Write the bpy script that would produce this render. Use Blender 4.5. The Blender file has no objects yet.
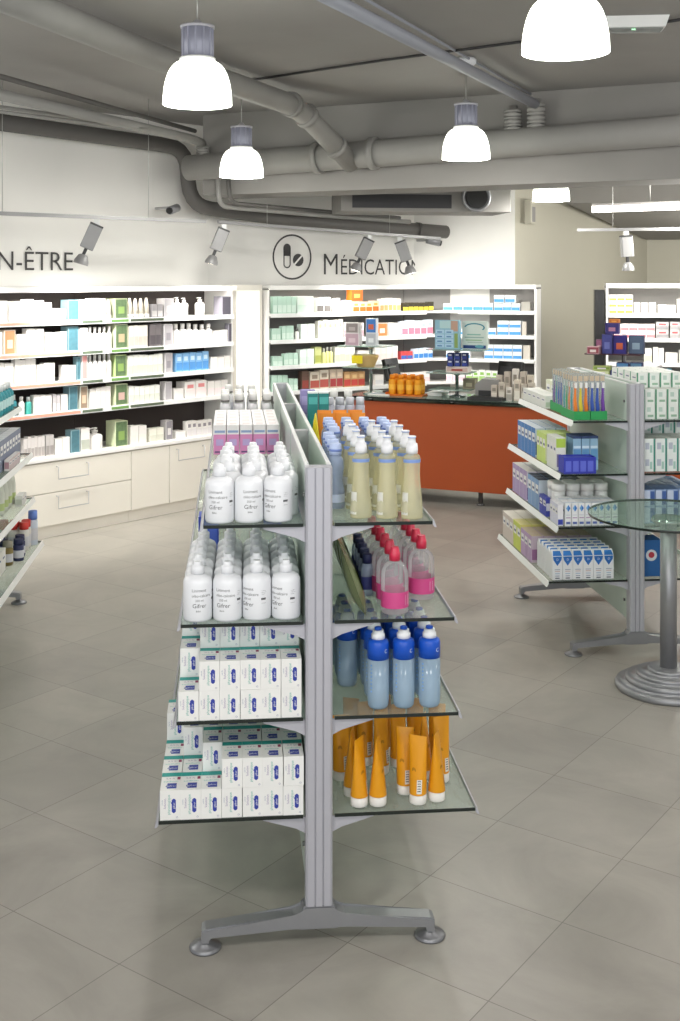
import bpy, bmesh, math, random
from mathutils import Vector, Matrix
random.seed(7)
SC = bpy.context.scene
COL = SC.collection
F, H, CX, HY = 1150.0, 1.95, 340.0, 277.0     # focal length (px), eye height, principal column, horizon row
PI = math.pi
R = math.radians

# ------------------------------------------------------------------ plan helpers
def yf(py, z=0.0): return (H - z) * F / (py - HY)              # depth of a point of height z seen at row py
def xat(px, Y): return (px - CX) * Y / F
def zat(py, Y): return H - (py - HY) * Y / F
def V(px, py, Y): return Vector((xat(px, Y), Y, zat(py, Y)))

# ------------------------------------------------------------------ materials
MATS = {}
def s2l(c): return c / 12.92 if c <= .04045 else ((c + .055) / 1.055) ** 2.4
def rgb(h):
    h = h.lstrip('#')
    return tuple(s2l(int(h[i:i+2], 16) / 255) for i in (0, 2, 4)) + (1,)
def mat(key, hx=None, rough=.5, metal=0.0, var=.05, scale=18, bump=0.0, spec=.5, emit=0, coat=0):
    if key in MATS: return MATS[key]
    m = bpy.data.materials.new(key); m.use_nodes = True
    nt = m.node_tree; b = nt.nodes['Principled BSDF']
    c = rgb(hx or key)
    tc = nt.nodes.new('ShaderNodeTexCoord'); nz = nt.nodes.new('ShaderNodeTexNoise')
    nz.inputs['Scale'].default_value = scale; nz.inputs['Detail'].default_value = 3
    nt.links.new(tc.outputs['Object'], nz.inputs['Vector'])
    mx = nt.nodes.new('ShaderNodeMix'); mx.data_type = 'RGBA'
    mx.inputs[6].default_value = tuple(x * (1 - var) for x in c[:3]) + (1,)
    mx.inputs[7].default_value = tuple(min(1, x * (1 + var)) for x in c[:3]) + (1,)
    nt.links.new(nz.outputs['Fac'], mx.inputs[0])
    nt.links.new(mx.outputs[2], b.inputs['Base Color'])
    b.inputs['Roughness'].default_value = rough; b.inputs['Metallic'].default_value = metal
    b.inputs['Specular IOR Level'].default_value = spec
    if coat: b.inputs['Coat Weight'].default_value = coat
    if bump:
        bp = nt.nodes.new('ShaderNodeBump'); bp.inputs['Strength'].default_value = bump; bp.inputs['Distance'].default_value = .01
        nt.links.new(nz.outputs['Fac'], bp.inputs['Height']); nt.links.new(bp.outputs['Normal'], b.inputs['Normal'])
    if emit:
        nt.links.new(mx.outputs[2], b.inputs['Emission Color']); b.inputs['Emission Strength'].default_value = emit
    MATS[key] = m
    return m
def glassy(key, hx, body=.3, rough=.08, tint=None, edge=.75):
    """clear stuff: see-through tinted layer mixed with a lit body and a mirror sheen"""
    if key in MATS: return MATS[key]
    m = bpy.data.materials.new(key); m.use_nodes = True
    nt = m.node_tree; b = nt.nodes['Principled BSDF']; out = nt.nodes['Material Output']
    b.inputs['Base Color'].default_value = rgb(hx); b.inputs['Roughness'].default_value = rough
    tr = nt.nodes.new('ShaderNodeBsdfTransparent'); tr.inputs['Color'].default_value = rgb(tint or hx)
    nz = nt.nodes.new('ShaderNodeTexNoise'); nz.inputs['Scale'].default_value = 30
    lw = nt.nodes.new('ShaderNodeLayerWeight'); lw.inputs['Blend'].default_value = .25
    mp = nt.nodes.new('ShaderNodeMath'); mp.operation = 'MULTIPLY_ADD'; mp.use_clamp = True
    mp.inputs[1].default_value = edge; mp.inputs[2].default_value = body
    nt.links.new(lw.outputs['Fresnel'], mp.inputs[0])
    ad = nt.nodes.new('ShaderNodeMath'); ad.operation = 'MULTIPLY_ADD'; ad.use_clamp = True
    ad.inputs[1].default_value = .04
    nt.links.new(nz.outputs['Fac'], ad.inputs[0]); nt.links.new(mp.outputs[0], ad.inputs[2])
    ms = nt.nodes.new('ShaderNodeMixShader')
    nt.links.new(ad.outputs[0], ms.inputs[0]); nt.links.new(tr.outputs[0], ms.inputs[1]); nt.links.new(b.outputs[0], ms.inputs[2])
    nt.links.new(ms.outputs[0], out.inputs['Surface'])
    MATS[key] = m
    return m
def lamp_mat(key, hx, strength):
    if key in MATS: return MATS[key]
    m = bpy.data.materials.new(key); m.use_nodes = True
    nt = m.node_tree; b = nt.nodes['Principled BSDF']
    b.inputs['Base Color'].default_value = (.8, .8, .8, 1)
    nz = nt.nodes.new('ShaderNodeTexNoise'); nz.inputs['Scale'].default_value = 4
    mr = nt.nodes.new('ShaderNodeMapRange'); mr.inputs[3].default_value = strength * .96; mr.inputs[4].default_value = strength * 1.04
    nt.links.new(nz.outputs['Fac'], mr.inputs[0]); nt.links.new(mr.outputs[0], b.inputs['Emission Strength'])
    b.inputs['Emission Color'].default_value = rgb(hx)
    MATS[key] = m
    return m
def M(k):
    """a material by key; a bare '#rrggbb' makes a printed-card material of that colour"""
    if k in MATS: return MATS[k]
    return mat(k, k, .55, 0, .03, 40)

mat('wall_white', '#e9e8e3', .7, 0, .03, 3, .05)
mat('wall_beige', '#c2bfb0', .7, 0, .03, 3, .05)
mat('ceiling_grey', '#94928f', .85, 0, .14, 1.4, .12)
mat('beam_grey', '#8c8a86', .85, 0, .12, 1.6, .1)
mat('pipe_grey', '#91908c', .6, 0, .1, 5, .05)
mat('pipe_dark', '#5d5b58', .6, 0, .1, 5, .05)
mat('conduit', '#9497a0', .5, 0, .06, 8)
mat('cream_lacquer', '#e6e2d8', .35, 0, .02, 6)
mat('shelf_white', '#f2f1ee', .35, 0, .02, 8)
mat('niche_dark', '#3f3735', .7, 0, .08, 4)
mat('niche_grey', '#8d8b89', .6, 0, .04, 4)
mat('alu', '#b9b9bb', .38, .65, .04, 30)
mat('alu_light', '#b7b7be', .42, .25, .03, 30)
mat('spot_grey', '#8f8f8f', .45, .3, .03, 20)
mat('lamp_housing', '#9698a8', .5, .1, .03, 20)
mat('alu_cast', '#9a9b9e', .4, .6, .06, 20)
mat('pad_grey', '#8c8d90', .42, .7, .05, 20)
mat('chrome', '#cfcfd2', .16, 1, .03, 20)
mat('steel', '#a8a9ac', .27, .9, .05, 30)
mat('frosted', '#c9d7cd', .3, 0, .03, 6)
mat('channel', '#c3c6be', .5, .1, .05, 10)
mat('rail_white', '#eceeec', .35, 0, .02, 20)
mat('black', '#151515', .35, 0, .05, 20)
mat('dark', '#2b2b2d', .45, 0, .05, 20)
mat('glass_edge', '#18211d', .15, 0, .05, 20)
mat('orange_lacquer', '#a34717', .5, 0, .05, 3)
mat('lotion_white', '#eef0f3', .3, 0, .015, 20)
mat('cap_white', '#eceef1', .35, 0, .015, 20)
mat('ink', '#26252b', .6)
mat('sign_ink', '#3b3a3a', .6)
mat('screw', '#8b8d8c', .3, .9)
mat('wire', '#b9b9b6', .4, .7)
mat('tube_orange', '#e59c14', .38, 0, .05, 20)
mat('tube_cap', '#e9e6df', .4)
mat('blue_label', '#1554c4', .35, 0, .03, 20)
mat('pink_label', '#cf4a88', .4, 0, .04, 30)
mat('red_cap', '#cf2d4d', .35, 0, .04, 30)
mat('silver', '#b7b9bf', .3, .4, .04, 20)
glassy('shelf_glass', '#dde6e1', .03, .04, '#f1f6f3', .28)
glassy('table_glass', '#c9dcd3', .03, .04, '#e6f0ea', .2)
glassy('counter_glass', '#b9cfc5', .45, .05, '#c9ddd3', .4)
glassy('yellow_liquid', '#e8e5cc', .30, .08, '#fcfaea', .55)
glassy('clear_plastic', '#e6e8ea', .10, .06, '#fafafa', .5)
glassy('blue_liquid', '#b8d0e2', .5, .15, '#e2eef8')
glassy('blue_clear', '#c6d4ea', .34, .08, '#eef2fa', .5)
glassy('blister', '#dfe6e6', .22, .08, '#f4f6f6')
glassy('green_pouch', '#848f66', .75, .2, '#b4bf95')
lamp_mat('shade_glow', '#fdfff2', 5.0)
lamp_mat('tube_glow', '#fffaf0', 8.0)
lamp_mat('panel_glow', '#eef0dc', .42)
lamp_mat('bulb_glow', '#fff6e4', 8.0)
lamp_mat('exit_green', '#5fe08a', 1.2)

def floor_material():
    m = bpy.data.materials.new('floor_tiles'); m.use_nodes = True
    nt = m.node_tree; b = nt.nodes['Principled BSDF']; L = nt.links.new; N = nt.nodes.new
    tc = N('ShaderNodeTexCoord'); mp = N('ShaderNodeMapping'); mp.vector_type = 'TEXTURE'
    mp.inputs['Location'].default_value = (-.837, 4.562, 0); mp.inputs['Rotation'].default_value = (0, 0, R(-35.8))
    L(tc.outputs['Object'], mp.inputs['Vector'])
    br = N('ShaderNodeTexBrick'); br.offset = 0; br.squash = 1
    br.inputs['Scale'].default_value = 1; br.inputs['Brick Width'].default_value = .465; br.inputs['Row Height'].default_value = .465
    br.inputs['Mortar Size'].default_value = .0017; br.inputs['Mortar Smooth'].default_value = .3
    br.inputs['Color1'].default_value = rgb('#a39f96'); br.inputs['Color2'].default_value = rgb('#9a968e'); br.inputs['Mortar'].default_value = rgb('#75716a')
    L(mp.outputs[0], br.inputs['Vector'])
    n1 = N('ShaderNodeTexNoise'); n1.inputs['Scale'].default_value = 2.2; n1.inputs['Detail'].default_value = 7; n1.inputs['Roughness'].default_value = .62
    n1.inputs['Distortion'].default_value = .8
    L(tc.outputs['Object'], n1.inputs['Vector'])
    mr = N('ShaderNodeMapRange'); mr.inputs[1].default_value = .25; mr.inputs[2].default_value = .75; mr.inputs[3].default_value = .80; mr.inputs[4].default_value = 1.18
    L(n1.outputs['Fac'], mr.inputs[0])
    mx = N('ShaderNodeMix'); mx.data_type = 'RGBA'; mx.blend_type = 'MULTIPLY'; mx.inputs[0].default_value = 1
    L(br.outputs['Color'], mx.inputs[6]); L(mr.outputs[0], mx.inputs[7]); L(mx.outputs[2], b.inputs['Base Color'])
    m2 = N('ShaderNodeMapRange'); m2.inputs[3].default_value = .3; m2.inputs[4].default_value = .5
    L(n1.outputs['Fac'], m2.inputs[0]); L(m2.outputs[0], b.inputs['Roughness'])
    bp = N('ShaderNodeBump'); bp.inputs['Strength'].default_value = .25; bp.inputs['Distance'].default_value = .002; bp.invert = True
    L(br.outputs['Fac'], bp.inputs['Height']); L(bp.outputs['Normal'], b.inputs['Normal'])
    MATS['floor_tiles'] = m
floor_material()

# ------------------------------------------------------------------ mesh builder
TXT = {}
def text_geo(s):
    """flat outline of a string, height 1 = cap size, origin at the left of the baseline"""
    if s in TXT: return TXT[s]
    cu = bpy.data.curves.new('t', 'FONT'); cu.body = s; cu.size = 1; cu.resolution_u = 3; cu.offset = -.004
    o = bpy.data.objects.new('t', cu); COL.objects.link(o)
    dg = bpy.context.evaluated_depsgraph_get(); dg.update()
    me = bpy.data.meshes.new_from_object(o.evaluated_get(dg))
    r = ([(v.co.x, v.co.y) for v in me.vertices], [tuple(p.vertices) for p in me.polygons])
    bpy.data.objects.remove(o); bpy.data.meshes.remove(me); bpy.data.curves.remove(cu)
    w = max([v[0] for v in r[0]] or [0])
    TXT[s] = (r[0], r[1], w)
    return TXT[s]

class MB:
    def __init__(s): s.v = []; s.f = []; s.m = []; s.keys = []; s.sm = []
    def k(s, key):
        if key not in s.keys: s.keys.append(key)
        return s.keys.index(key)
    def add(s, vs, fs, key, smooth=False, T=None):
        b = len(s.v); i = s.k(key)
        for p in vs:
            p = Vector(p); s.v.append(tuple(T @ p if T else p))
        for f in fs: s.f.append(tuple(b + j for j in f)); s.m.append(i); s.sm.append(smooth)
    def box(s, x0, x1, y0, y1, z0, z1, key, bev=0, T=None, keys=None):
        """keys: optional per-face override {'f','k','l','r','t','b'}"""
        if bev:
            bm = bmesh.new(); bmesh.ops.create_cube(bm, size=1)
            for v in bm.verts: v.co = ((x0+x1)/2 + v.co.x*(x1-x0), (y0+y1)/2 + v.co.y*(y1-y0), (z0+z1)/2 + v.co.z*(z1-z0))
            bmesh.ops.bevel(bm, geom=bm.edges[:] , offset=bev, segments=2, profile=.5, affect='EDGES')
            s.add([v.co[:] for v in bm.verts], [[v.index for v in f.verts] for f in bm.faces], key, False, T); bm.free(); return
        vs = [(x0,y0,z0),(x1,y0,z0),(x1,y1,z0),(x0,y1,z0),(x0,y0,z1),(x1,y0,z1),(x1,y1,z1),(x0,y1,z1)]
        fs = {'f':(0,1,5,4),'r':(1,2,6,5),'k':(2,3,7,6),'l':(3,0,4,7),'t':(4,5,6,7),'b':(3,2,1,0)}
        b = len(s.v)
        for p in vs: s.v.append(tuple(T @ Vector(p) if T else p))
        for n, f in fs.items():
            s.f.append(tuple(b + j for j in f)); s.m.append(s.k((keys or {}).get(n, key))); s.sm.append(False)
    def lathe(s, prof, key, seg=20, c=(0,0,0), sx=1, sy=1, keys=None, cap=True, T=None, shift=None):
        """prof: (radius, z) rings bottom to top; keys: material per band"""
        b = len(s.v); n = len(prof)
        for i, (r, z) in enumerate(prof):
            dx, dy = shift(z) if shift else (0, 0)
            for j in range(seg):
                a = 2*PI*j/seg; p = Vector((c[0]+r*sx*math.cos(a)+dx, c[1]+r*sy*math.sin(a)+dy, c[2]+z))
                s.v.append(tuple(T @ p if T else p))
        for i in range(n-1):
            ki = s.k(keys[i] if keys else key)
            for j in range(seg):
                q = (j+1) % seg
                s.f.append((b+i*seg+j, b+i*seg+q, b+(i+1)*seg+q, b+(i+1)*seg+j)); s.m.append(ki); s.sm.append(True)
        if cap:
            s.f.append(tuple(b+j for j in reversed(range(seg)))); s.m.append(s.k(keys[0] if keys else key)); s.sm.append(False)
            s.f.append(tuple(b+(n-1)*seg+j for j in range(seg))); s.m.append(s.k(keys[-1] if keys else key)); s.sm.append(False)
    def tube(s, pts, r, key, seg=10, cap=True):
        pts = [Vector(p) for p in pts]; n = len(pts); b = len(s.v); up = None
        for i, p in enumerate(pts):
            t = (pts[min(i+1, n-1)] - pts[max(i-1, 0)]).normalized()
            if up is None: up = Vector((0,0,1)) if abs(t.z) < .9 else Vector((1,0,0))
            x = t.cross(up).normalized(); y = x.cross(t).normalized(); up = y
            rr = r[i] if isinstance(r, (list, tuple)) else r
            for j in range(seg):
                a = 2*PI*j/seg; s.v.append(tuple(p + x*rr*math.cos(a) + y*rr*math.sin(a)))
        ki = s.k(key)
        for i in range(n-1):
            for j in range(seg):
                q = (j+1) % seg
                s.f.append((b+i*seg+j, b+i*seg+q, b+(i+1)*seg+q, b+(i+1)*seg+j)); s.m.append(ki); s.sm.append(True)
        if cap:
            s.f.append(tuple(b+j for j in reversed(range(seg)))); s.m.append(ki); s.sm.append(False)
            s.f.append(tuple(b+(n-1)*seg+j for j in range(seg))); s.m.append(ki); s.sm.append(False)
    def prism(s, poly, a0, a1, key, axis='y', T=None):
        """poly in the plane across axis, extruded a0..a1"""
        def mk(p, a): return {'y': (p[0], a, p[1]), 'z': (p[0], p[1], a), 'x': (a, p[0], p[1])}[axis]
        n = len(poly); vs = [mk(p, a0) for p in poly] + [mk(p, a1) for p in poly]
        fs = [tuple(range(n)), tuple(reversed(range(n, 2*n)))] + [(i, i+n, (i+1) % n + n, (i+1) % n) for i in range(n)]
        s.add(vs, fs, key, False, T)
    def quad(s, o, u, v, key):
        o, u, v = Vector(o), Vector(u), Vector(v); s.add([o, o+u, o+u+v, o+v], [(0,1,2,3)], key)
    def text(s, t, o, u, v, size, key, align='c', wmax=None):
        """flat writing in the plane o + u*x + v*y"""
        vs, fs, w = text_geo(t); sc = size
        if wmax and w * sc > wmax: sc = wmax / w
        dx = {'c': -w/2, 'l': 0, 'r': -w}[align]
        o, u, v = Vector(o), Vector(u).normalized(), Vector(v).normalized()
        s.add([o + u*((x+dx)*sc) + v*(y*size) for x, y in vs], fs, key)
    def text_cyl(s, t, r, ang, z, size, key, align='l'):
        """writing wrapped on an upright cylinder; ang measured from the front (-y), + to the right"""
        vs, fs, w = text_geo(t); dx = {'c': -w/2, 'l': 0, 'r': -w}[align]
        out = []
        for x, y in vs:
            a = ang + (x+dx)*size/r
            out.append((r*math.sin(a), -r*math.cos(a), z + y*size))
        s.add(out, fs, key)
    def mesh(s, name):
        me = bpy.data.meshes.new(name); me.from_pydata(s.v, [], s.f)
        for k in s.keys: me.materials.append(M(k))
        me.polygons.foreach_set('material_index', s.m); me.polygons.foreach_set('use_smooth', s.sm)
        bm = bmesh.new(); bm.from_mesh(me); bmesh.ops.recalc_face_normals(bm, faces=bm.faces); bm.to_mesh(me); bm.free()
        me.update(); return me

# ------------------------------------------------------------------ objects
LABELS = {}
def tag(o, label, cat, group=None):
    if label in LABELS: print('SAME LABEL:', label)
    LABELS[label] = 1
    n = len(label.split())
    if not 4 <= n <= 16: print('LABEL LENGTH', n, label)
    o['label'] = label; o['category'] = cat
    if group: o['group'] = group
def link(name, data, parent=None, label=None):
    o = bpy.data.objects.new(name, data); COL.objects.link(o)
    if parent: o.parent = parent
    if label: o['label'] = label
    return o
def empty(name, label, cat, loc=(0,0,0), rz=0, group=None):
    o = link(name, None); o.location = loc; o.rotation_euler = (0, 0, rz); tag(o, label, cat, group); return o
def part(name, mb, parent, label=None): return link(name, mb.mesh(name), parent, label)
def single(name, mb, label, cat, loc=(0,0,0), rz=0, group=None):
    o = link(name, mb.mesh(name)); o.location = loc; o.rotation_euler = (0, 0, rz); tag(o, label, cat, group); return o
def struct(name, mb):
    o = link(name, mb.mesh(name)); o['kind'] = 'structure'; return o
class Proto:
    """a kind of product: one mesh, or several named part meshes"""
    def __init__(s, name, cat, parts):
        s.name, s.cat = name, cat
        s.parts = [(n, m.mesh(n or name) if isinstance(m, MB) else m) for n, m in parts]
    def put(s, loc, rz, label, group, rot=None):
        if len(s.parts) == 1: o = link(s.name, s.parts[0][1])
        else:
            o = link(s.name, None)
            for n, me in s.parts: link(n, me, o)
        o.location = loc; o.rotation_euler = rot or (0, 0, rz); tag(o, label, s.cat, group); return o
ORD = ('first second third fourth fifth sixth seventh eighth ninth tenth eleventh twelfth thirteenth fourteenth fifteenth sixteenth seventeenth '
       'eighteenth nineteenth twentieth').split()
ORD += ['twenty-' + x for x in ORD[:9]] + ['thirtieth'] + ['thirty-' + x for x in ORD[:9]] + ['fortieth'] + ['forty-' + x for x in ORD[:9]]
ROW = ['front row'] + [o + ' row' for o in ORD[1:]]

# ================================================================== SETTING
mb = MB(); mb.box(-7, 9, -2.5, 17, -.1, 0, 'floor_tiles'); struct('floor', mb)
ZC = 3.3
mb = MB(); mb.box(-7, 9, -2.5, 17, ZC, ZC+.2, 'ceiling_grey'); struct('ceiling', mb)

class Line:
    """a shelf front in plan; local x along it, local y into the wall"""
    def __init__(s, a, b):
        s.a, s.b = Vector(a), Vector(b); s.d = (s.b - s.a).normalized(); s.n = Vector((-s.d.y, s.d.x)); s.rz = math.atan2(s.d.y, s.d.x); s.len = (s.b-s.a).length
    def s_at(s, px, inset=0):
        k = (px - CX) / F; p = s.a + s.n * inset      # X = k*Y
        return (k * p.y - p.x) / (s.d.x - k * s.d.y)
    def pt(s, t, inset=0, z=0):
        p = s.a + s.d * t + s.n * inset; return Vector((p.x, p.y, z))
    def loc(s, px, inset=0, z=0): return s.pt(s.s_at(px, inset), inset, z)
def fp(px, py): Y = yf(py); return (xat(px, Y), Y)
_l = Line(fp(20, 545), fp(210, 507))
LW = Line(_l.loc(-60)[:2], _l.loc(237)[:2])                    # left wall run
ML = Line((xat(270, 10.18), 10.18), (xat(441, 11.25), 11.25))  # behind the counter, left half
MR = Line((xat(441, 11.25), 11.25), (xat(536, 10.98), 10.98))  # behind the counter, right half
LP = Line(LW.b[:2], ML.a[:2])
RU = Line((xat(606, 10.6), 10.6), (xat(760, 10.35), 10.35))  # right-hand unit
DEP = .42
def wall(name, p, q, key, z0=0, z1=ZC, th=.12):
    p, q = Vector(p[:2]), Vector(q[:2]); d = (q-p).normalized(); n = Vector((-d.y, d.x)) * th
    mb = MB(); mb.prism([p[:], q[:], (q+n)[:], (p+n)[:]], z0, z1, key, 'z'); return struct(name, mb)
W0 = LW.pt(-3.5, DEP+.02); W1 = LW.pt(LW.len + .06, DEP+.02)
W2 = ML.pt(0, DEP+.02); W3 = ML.pt(ML.len, DEP+.02) 
wall('wall_left', W0, W1, 'wall_white'); wall('wall_back_left', W1, W3, 'wall_white')
W4 = MR.loc(515, DEP+.02)
wall('wall_back', W3, W4, 'wall_white')
W5 = Vector((xat(647, 14.6), 14.6))
wall('wall_back_right', W4, W5, 'wall_beige'); wall('wall_far', W5, (7.5, 14.0), 'wall_beige')
wall('wall_right', (7.4, 14.2), (7.4, 3), 'wall_white')
# sloping soffit over the passage on the right
mb = MB()
a = Vector((xat(566, 12.0), 12.0)); b = Vector((xat(646, 14.5), 14.5))
vs = [(a.x, a.y, 2.72), (b.x, b.y, 2.42), (8, 14.0, 2.42), (8, 10.9, 2.72), (a.x, a.y, ZC), (b.x, b.y, ZC), (8, 14.0, ZC), (8, 10.9, ZC)]
mb.add(vs, [(0,1,2,3), (4,7,6,5), (0,4,5,1), (1,5,6,2), (2,6,7,3), (3,7,4,0)], 'beam_grey'); struct('ceiling_soffit', mb)
# big beam across the room
BL = Line((xat(150, 9.8), 9.8), (xat(680, 7.95), 7.95))
mb = MB(); p, q = BL.pt(BL.s_at(203)), BL.pt(BL.len + 3); n = BL.n * .5
mb.prism([p[:2], q[:2], (q.x+n.x, q.y+n.y), (p.x+n.x, p.y+n.y)], 2.63, ZC, 'beam_grey', 'z'); struct('beam', mb)

# ================================================================== PIPES, CABLES, CEILING FITTINGS
def zpt(px, py, z): return V(px, py, (z - H) * F / (HY - py))
def pipe(name, pts, r, key, label, cat='pipe', flanges=(), seg=14):
    o = empty(name, label, cat)
    m = MB(); m.tube(pts, r, key, seg); part('pipe_run', m, o)
    for (c, d, rr, L) in flanges:
        c, d = Vector(c), Vector(d).normalized(); m = MB(); m.tube([c - d*L/2, c + d*L/2], rr, key, seg); part('flange', m, o)
    return o
def rounded(pts, rad=.12, n=5):
    """round the corners of a polyline"""
    pts = [Vector(p) for p in pts]; out = [pts[0]]
    for i in range(1, len(pts)-1):
        a, b, c = pts[i-1], pts[i], pts[i+1]; r = min(rad, (a-b).length*.45, (c-b).length*.45)
        p, q = b + (a-b).normalized()*r, b + (c-b).normalized()*r
        for k in range(n+1):
            t = k/n; out.append(p*(1-t)**2 + b*2*t*(1-t) + q*t*t)
    out.append(pts[-1]); return out
# main drain pipe along the beam
def bp(px, py, off=-.13): t = BL.s_at(px, off); p = BL.pt(t, off); return Vector((p.x, p.y, zat(py, p.y)))
A, B = bp(188, 168), bp(760, 124)
d = (B - A).normalized()
fl = [(A + d*((bp(p, 0) - A).xy.length), d, .125, .05) for p in (318, 374)]
pipe('drain_pipe', [A, B], .105, 'pipe_grey', 'thick grey drain pipe running along the front of the big ceiling beam', flanges=fl, seg=18)
# pipe coming from the top left, elbowing into it
p0, p1, p2, p3 = zpt(-40, -22, 3.2), zpt(150, 55, 3.2), zpt(298, 107, 3.17), bp(352, 164)
dd = (p3 - p2).normalized()
d0 = (p2-p1).normalized()
pipe('branch_pipe', rounded([p0, p1, p2, p3], .25), .075, 'pipe_grey', 'grey branch pipe crossing ceiling from top left to the beam pipe elbow',
     flanges=[(p2 - d0*.12, d0, .092, .05), (p2 + dd*.12, dd, .092, .05), (p2 + dd*.55, dd, .092, .05)], seg=16)
# pipe along the top of the left wall, dropping and running on above the med shelves
def wp(L, px, py, off): t = L.s_at(px, off); p = L.pt(t, off); return Vector((p.x, p.y, zat(py, p.y)))
q = [wp(LW, -60, 114, .25), wp(LW, 186, 148, .25), wp(LW, 190, 206, .25), wp(ML, 300, 221, .15), wp(ML, 446, 232, .15)]
pipe('air_duct', rounded(q, .2), [.065]*(len(rounded(q,.2))), 'pipe_dark', 'dark grey duct along left wall top that drops and continues above shelves', 'duct', seg=16,
     flanges=[(wp(ML, 418, 230.0, .15), wp(ML, 446, 232, .15) - wp(ML, 300, 221, .15), .075, .04)])
# slimmer pipes by the left wall
pipe('water_pipe', rounded([zpt(-30, 88, 3.05), zpt(192, 139, 3.05), zpt(202, 143, 3.04)]), .036, 'pipe_grey', 'slim grey pipe sloping across the left ceiling to a valve')
pipe('conduit_pipe', [zpt(-30, 68, 3.15), zpt(195, 131, 3.15)], .018, 'pipe_dark', 'thin upper conduit high over the left wall', seg=8)
pipe('conduit_pipe', [zpt(-30, 103, 3.05), zpt(130, 125, 3.05)], .014, 'pipe_grey', 'short thin conduit just above the left wall duct', seg=8)
pipe('conduit_pipe', [zpt(-30, 108, 3.03), zpt(150, 130, 3.03)], .012, 'pipe_grey', 'lowest thin conduit just above the left wall duct', seg=8)
pipe('cable_tray', rounded([bp(218, 176, -.06), bp(219, 206, -.06), wp(ML, 330, 216, .1), wp(ML, 410, 222, .1)], .1), .022, 'pipe_grey', 'bent grey conduit dropping beside second pendant and running right', 'conduit', seg=8)
pipe('cable_tray', rounded([bp(228, 176, -.06), bp(230, 203, -.06), wp(ML, 330, 212, .1), wp(ML, 400, 218, .1)], .1), .018, 'pipe_dark', 'inner bent conduit behind second pendant, running right under beam', 'conduit', seg=8)
# straight tube top centre
a, b = zpt(300, -17, 3.2), zpt(535, 104, 3.17)
pipe('sprinkler_pipe', [a, b], .034, 'conduit', 'blue grey tube crossing the ceiling at top centre', flanges=[])
pipe('ceiling_cable', [zpt(360, -4, 3.285), zpt(532, 95, 3.285)], .008, 'conduit', 'thin dark cable beside the blue grey ceiling tube', 'cable', seg=6)
pipe('ceiling_cable', [zpt(245, 81, 3.285), zpt(385, 60, 3.285), zpt(520, 42, 3.285), zpt(700, 17, 3.285)], .009, 'dark', 'long dark cable clipped across the ceiling from left to right', 'cable', seg=6)
# pipe couplings standing on the drain pipe
def valve(px, y0, y1, label, off=-.13, L=None, r=.035):
    base = bp(px, y1, off) if L is None else wp(L, px, y1, off); top = Vector((base.x, base.y, zat(y0, base.y))); h = top.z - base.z
    m = MB(); pr = [(r, 0), (r, h*.12)]
    for k in range(3):
        z = h*(.12 + .26*k); pr += [(r*1.9, z), (r*1.9, z+h*.07), (r*1.1, z+h*.07), (r*1.1, z+h*.12), (r*1.9, z+h*.12), (r*1.9, z+h*.19), (r, z+h*.19)]
    pr += [(r, h)]
    m.lathe(pr, 'pipe_grey', 14); single('pipe_coupling', m, label, 'coupling', base)
valve(513, 106, 133, 'left one of two bolted couplings on top of the drain pipe')
valve(536, 99, 131, 'right one of two bolted couplings below blue grey tube end')
valve(203, 143, 164, 'bolted coupling above drain pipe end near the left wall', off=-.12, r=.03)
# smoke detector on the slab
p = zpt(466, 58, ZC)
m = MB(); m.lathe([(.045, -.05), (.062, -.035), (.065, -.012), (.05, 0)], 'cap_white', 20)
single('smoke_detector', m, 'round white smoke detector on ceiling above third pendant', 'detector', (p.x, p.y, ZC))
# emergency luminaire
p = zpt(634, 24, ZC-.03)
o = empty('emergency_light', 'flat white emergency light on ceiling at top right', 'light', (p.x, p.y, ZC), R(-6))
m = MB(); m.prism([(-.17, 0), (.17, 0), (.15, -.06), (-.15, -.06)], -.07, .07, 'rail_white', 'y'); part('housing', m, o)
m = MB(); m.box(-.14, .14, -.055, .055, -.066, -.06, 'blister'); part('diffuser', m, o)
m = MB(); m.box(-.02, .0, -.056, -.05, -.072, -.066, 'exit_green'); part('indicator', m, o)

# ------------------------------------------------------------------ pendants
def pendant(px, py, Y, label):
    p = V(px, py, Y)
    o = empty('pendant_lamp', label, 'lamp', p, 0, 'industrial bell pendants')
    k = .32 / .32
    r = .16
    prof = []
    for i in range(13):
        t = i / 12; a = t * PI/2
        prof.append((.07 + (r - .07) * math.cos(a)**.85 if i < 12 else .07, .006 + .194 * math.sin(a)))
    m = MB(); outer = [(r, 0)] + prof
    m.lathe(outer, 'shade_glow', 32, cap=False)
    m.lathe([(rr - .004, z) for rr, z in outer][::1], 'shade_glow', 32, cap=False); part('lamp_shade', m, o)
    m = MB(); m.lathe([(r+.002, -.004), (r+.006, -.002), (r+.006, .004), (r+.002, .006)], 'blister', 32); part('shade_rim', m, o) if False else None
    m = MB(); m.lathe([(.078, .2), (.084, .204), (.084, .216), (.078, .22)], 'rail_white', 28); part('collar', m, o)
    m = MB(); m.lathe([(.07, .22), (.07, .355)], 'lamp_housing', 28)
    for j in range(12):
        a = 2*PI*j/12; T = Matrix.Rotation(a, 4, 'Z'); m.box(.068, .075, -.004, .004, .222, .353, 'lamp_housing', 0, T)
    part('housing', m, o)
    m = MB(); m.lathe([(.08, .355), (.08, .367), (.03, .372), (.012, .395)], 'alu_light', 28); part('top_plate', m, o)
    m = MB()
    m.tube([(.0, 0, .39), (.0, 0, ZC - p.z)], .0035, 'wire', 6); part('suspension_cable', m, o)
    L = bpy.data.lights.new('pendant_bulb', 'POINT'); L.energy = PEND_W; L.shadow_soft_size = .09; L.color = (1, .97, .92)
    lo = bpy.data.objects.new('pendant_bulb', L); COL.objects.link(lo); lo.location = (p.x, p.y, p.z + .03)
PEND_W = 42
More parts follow.
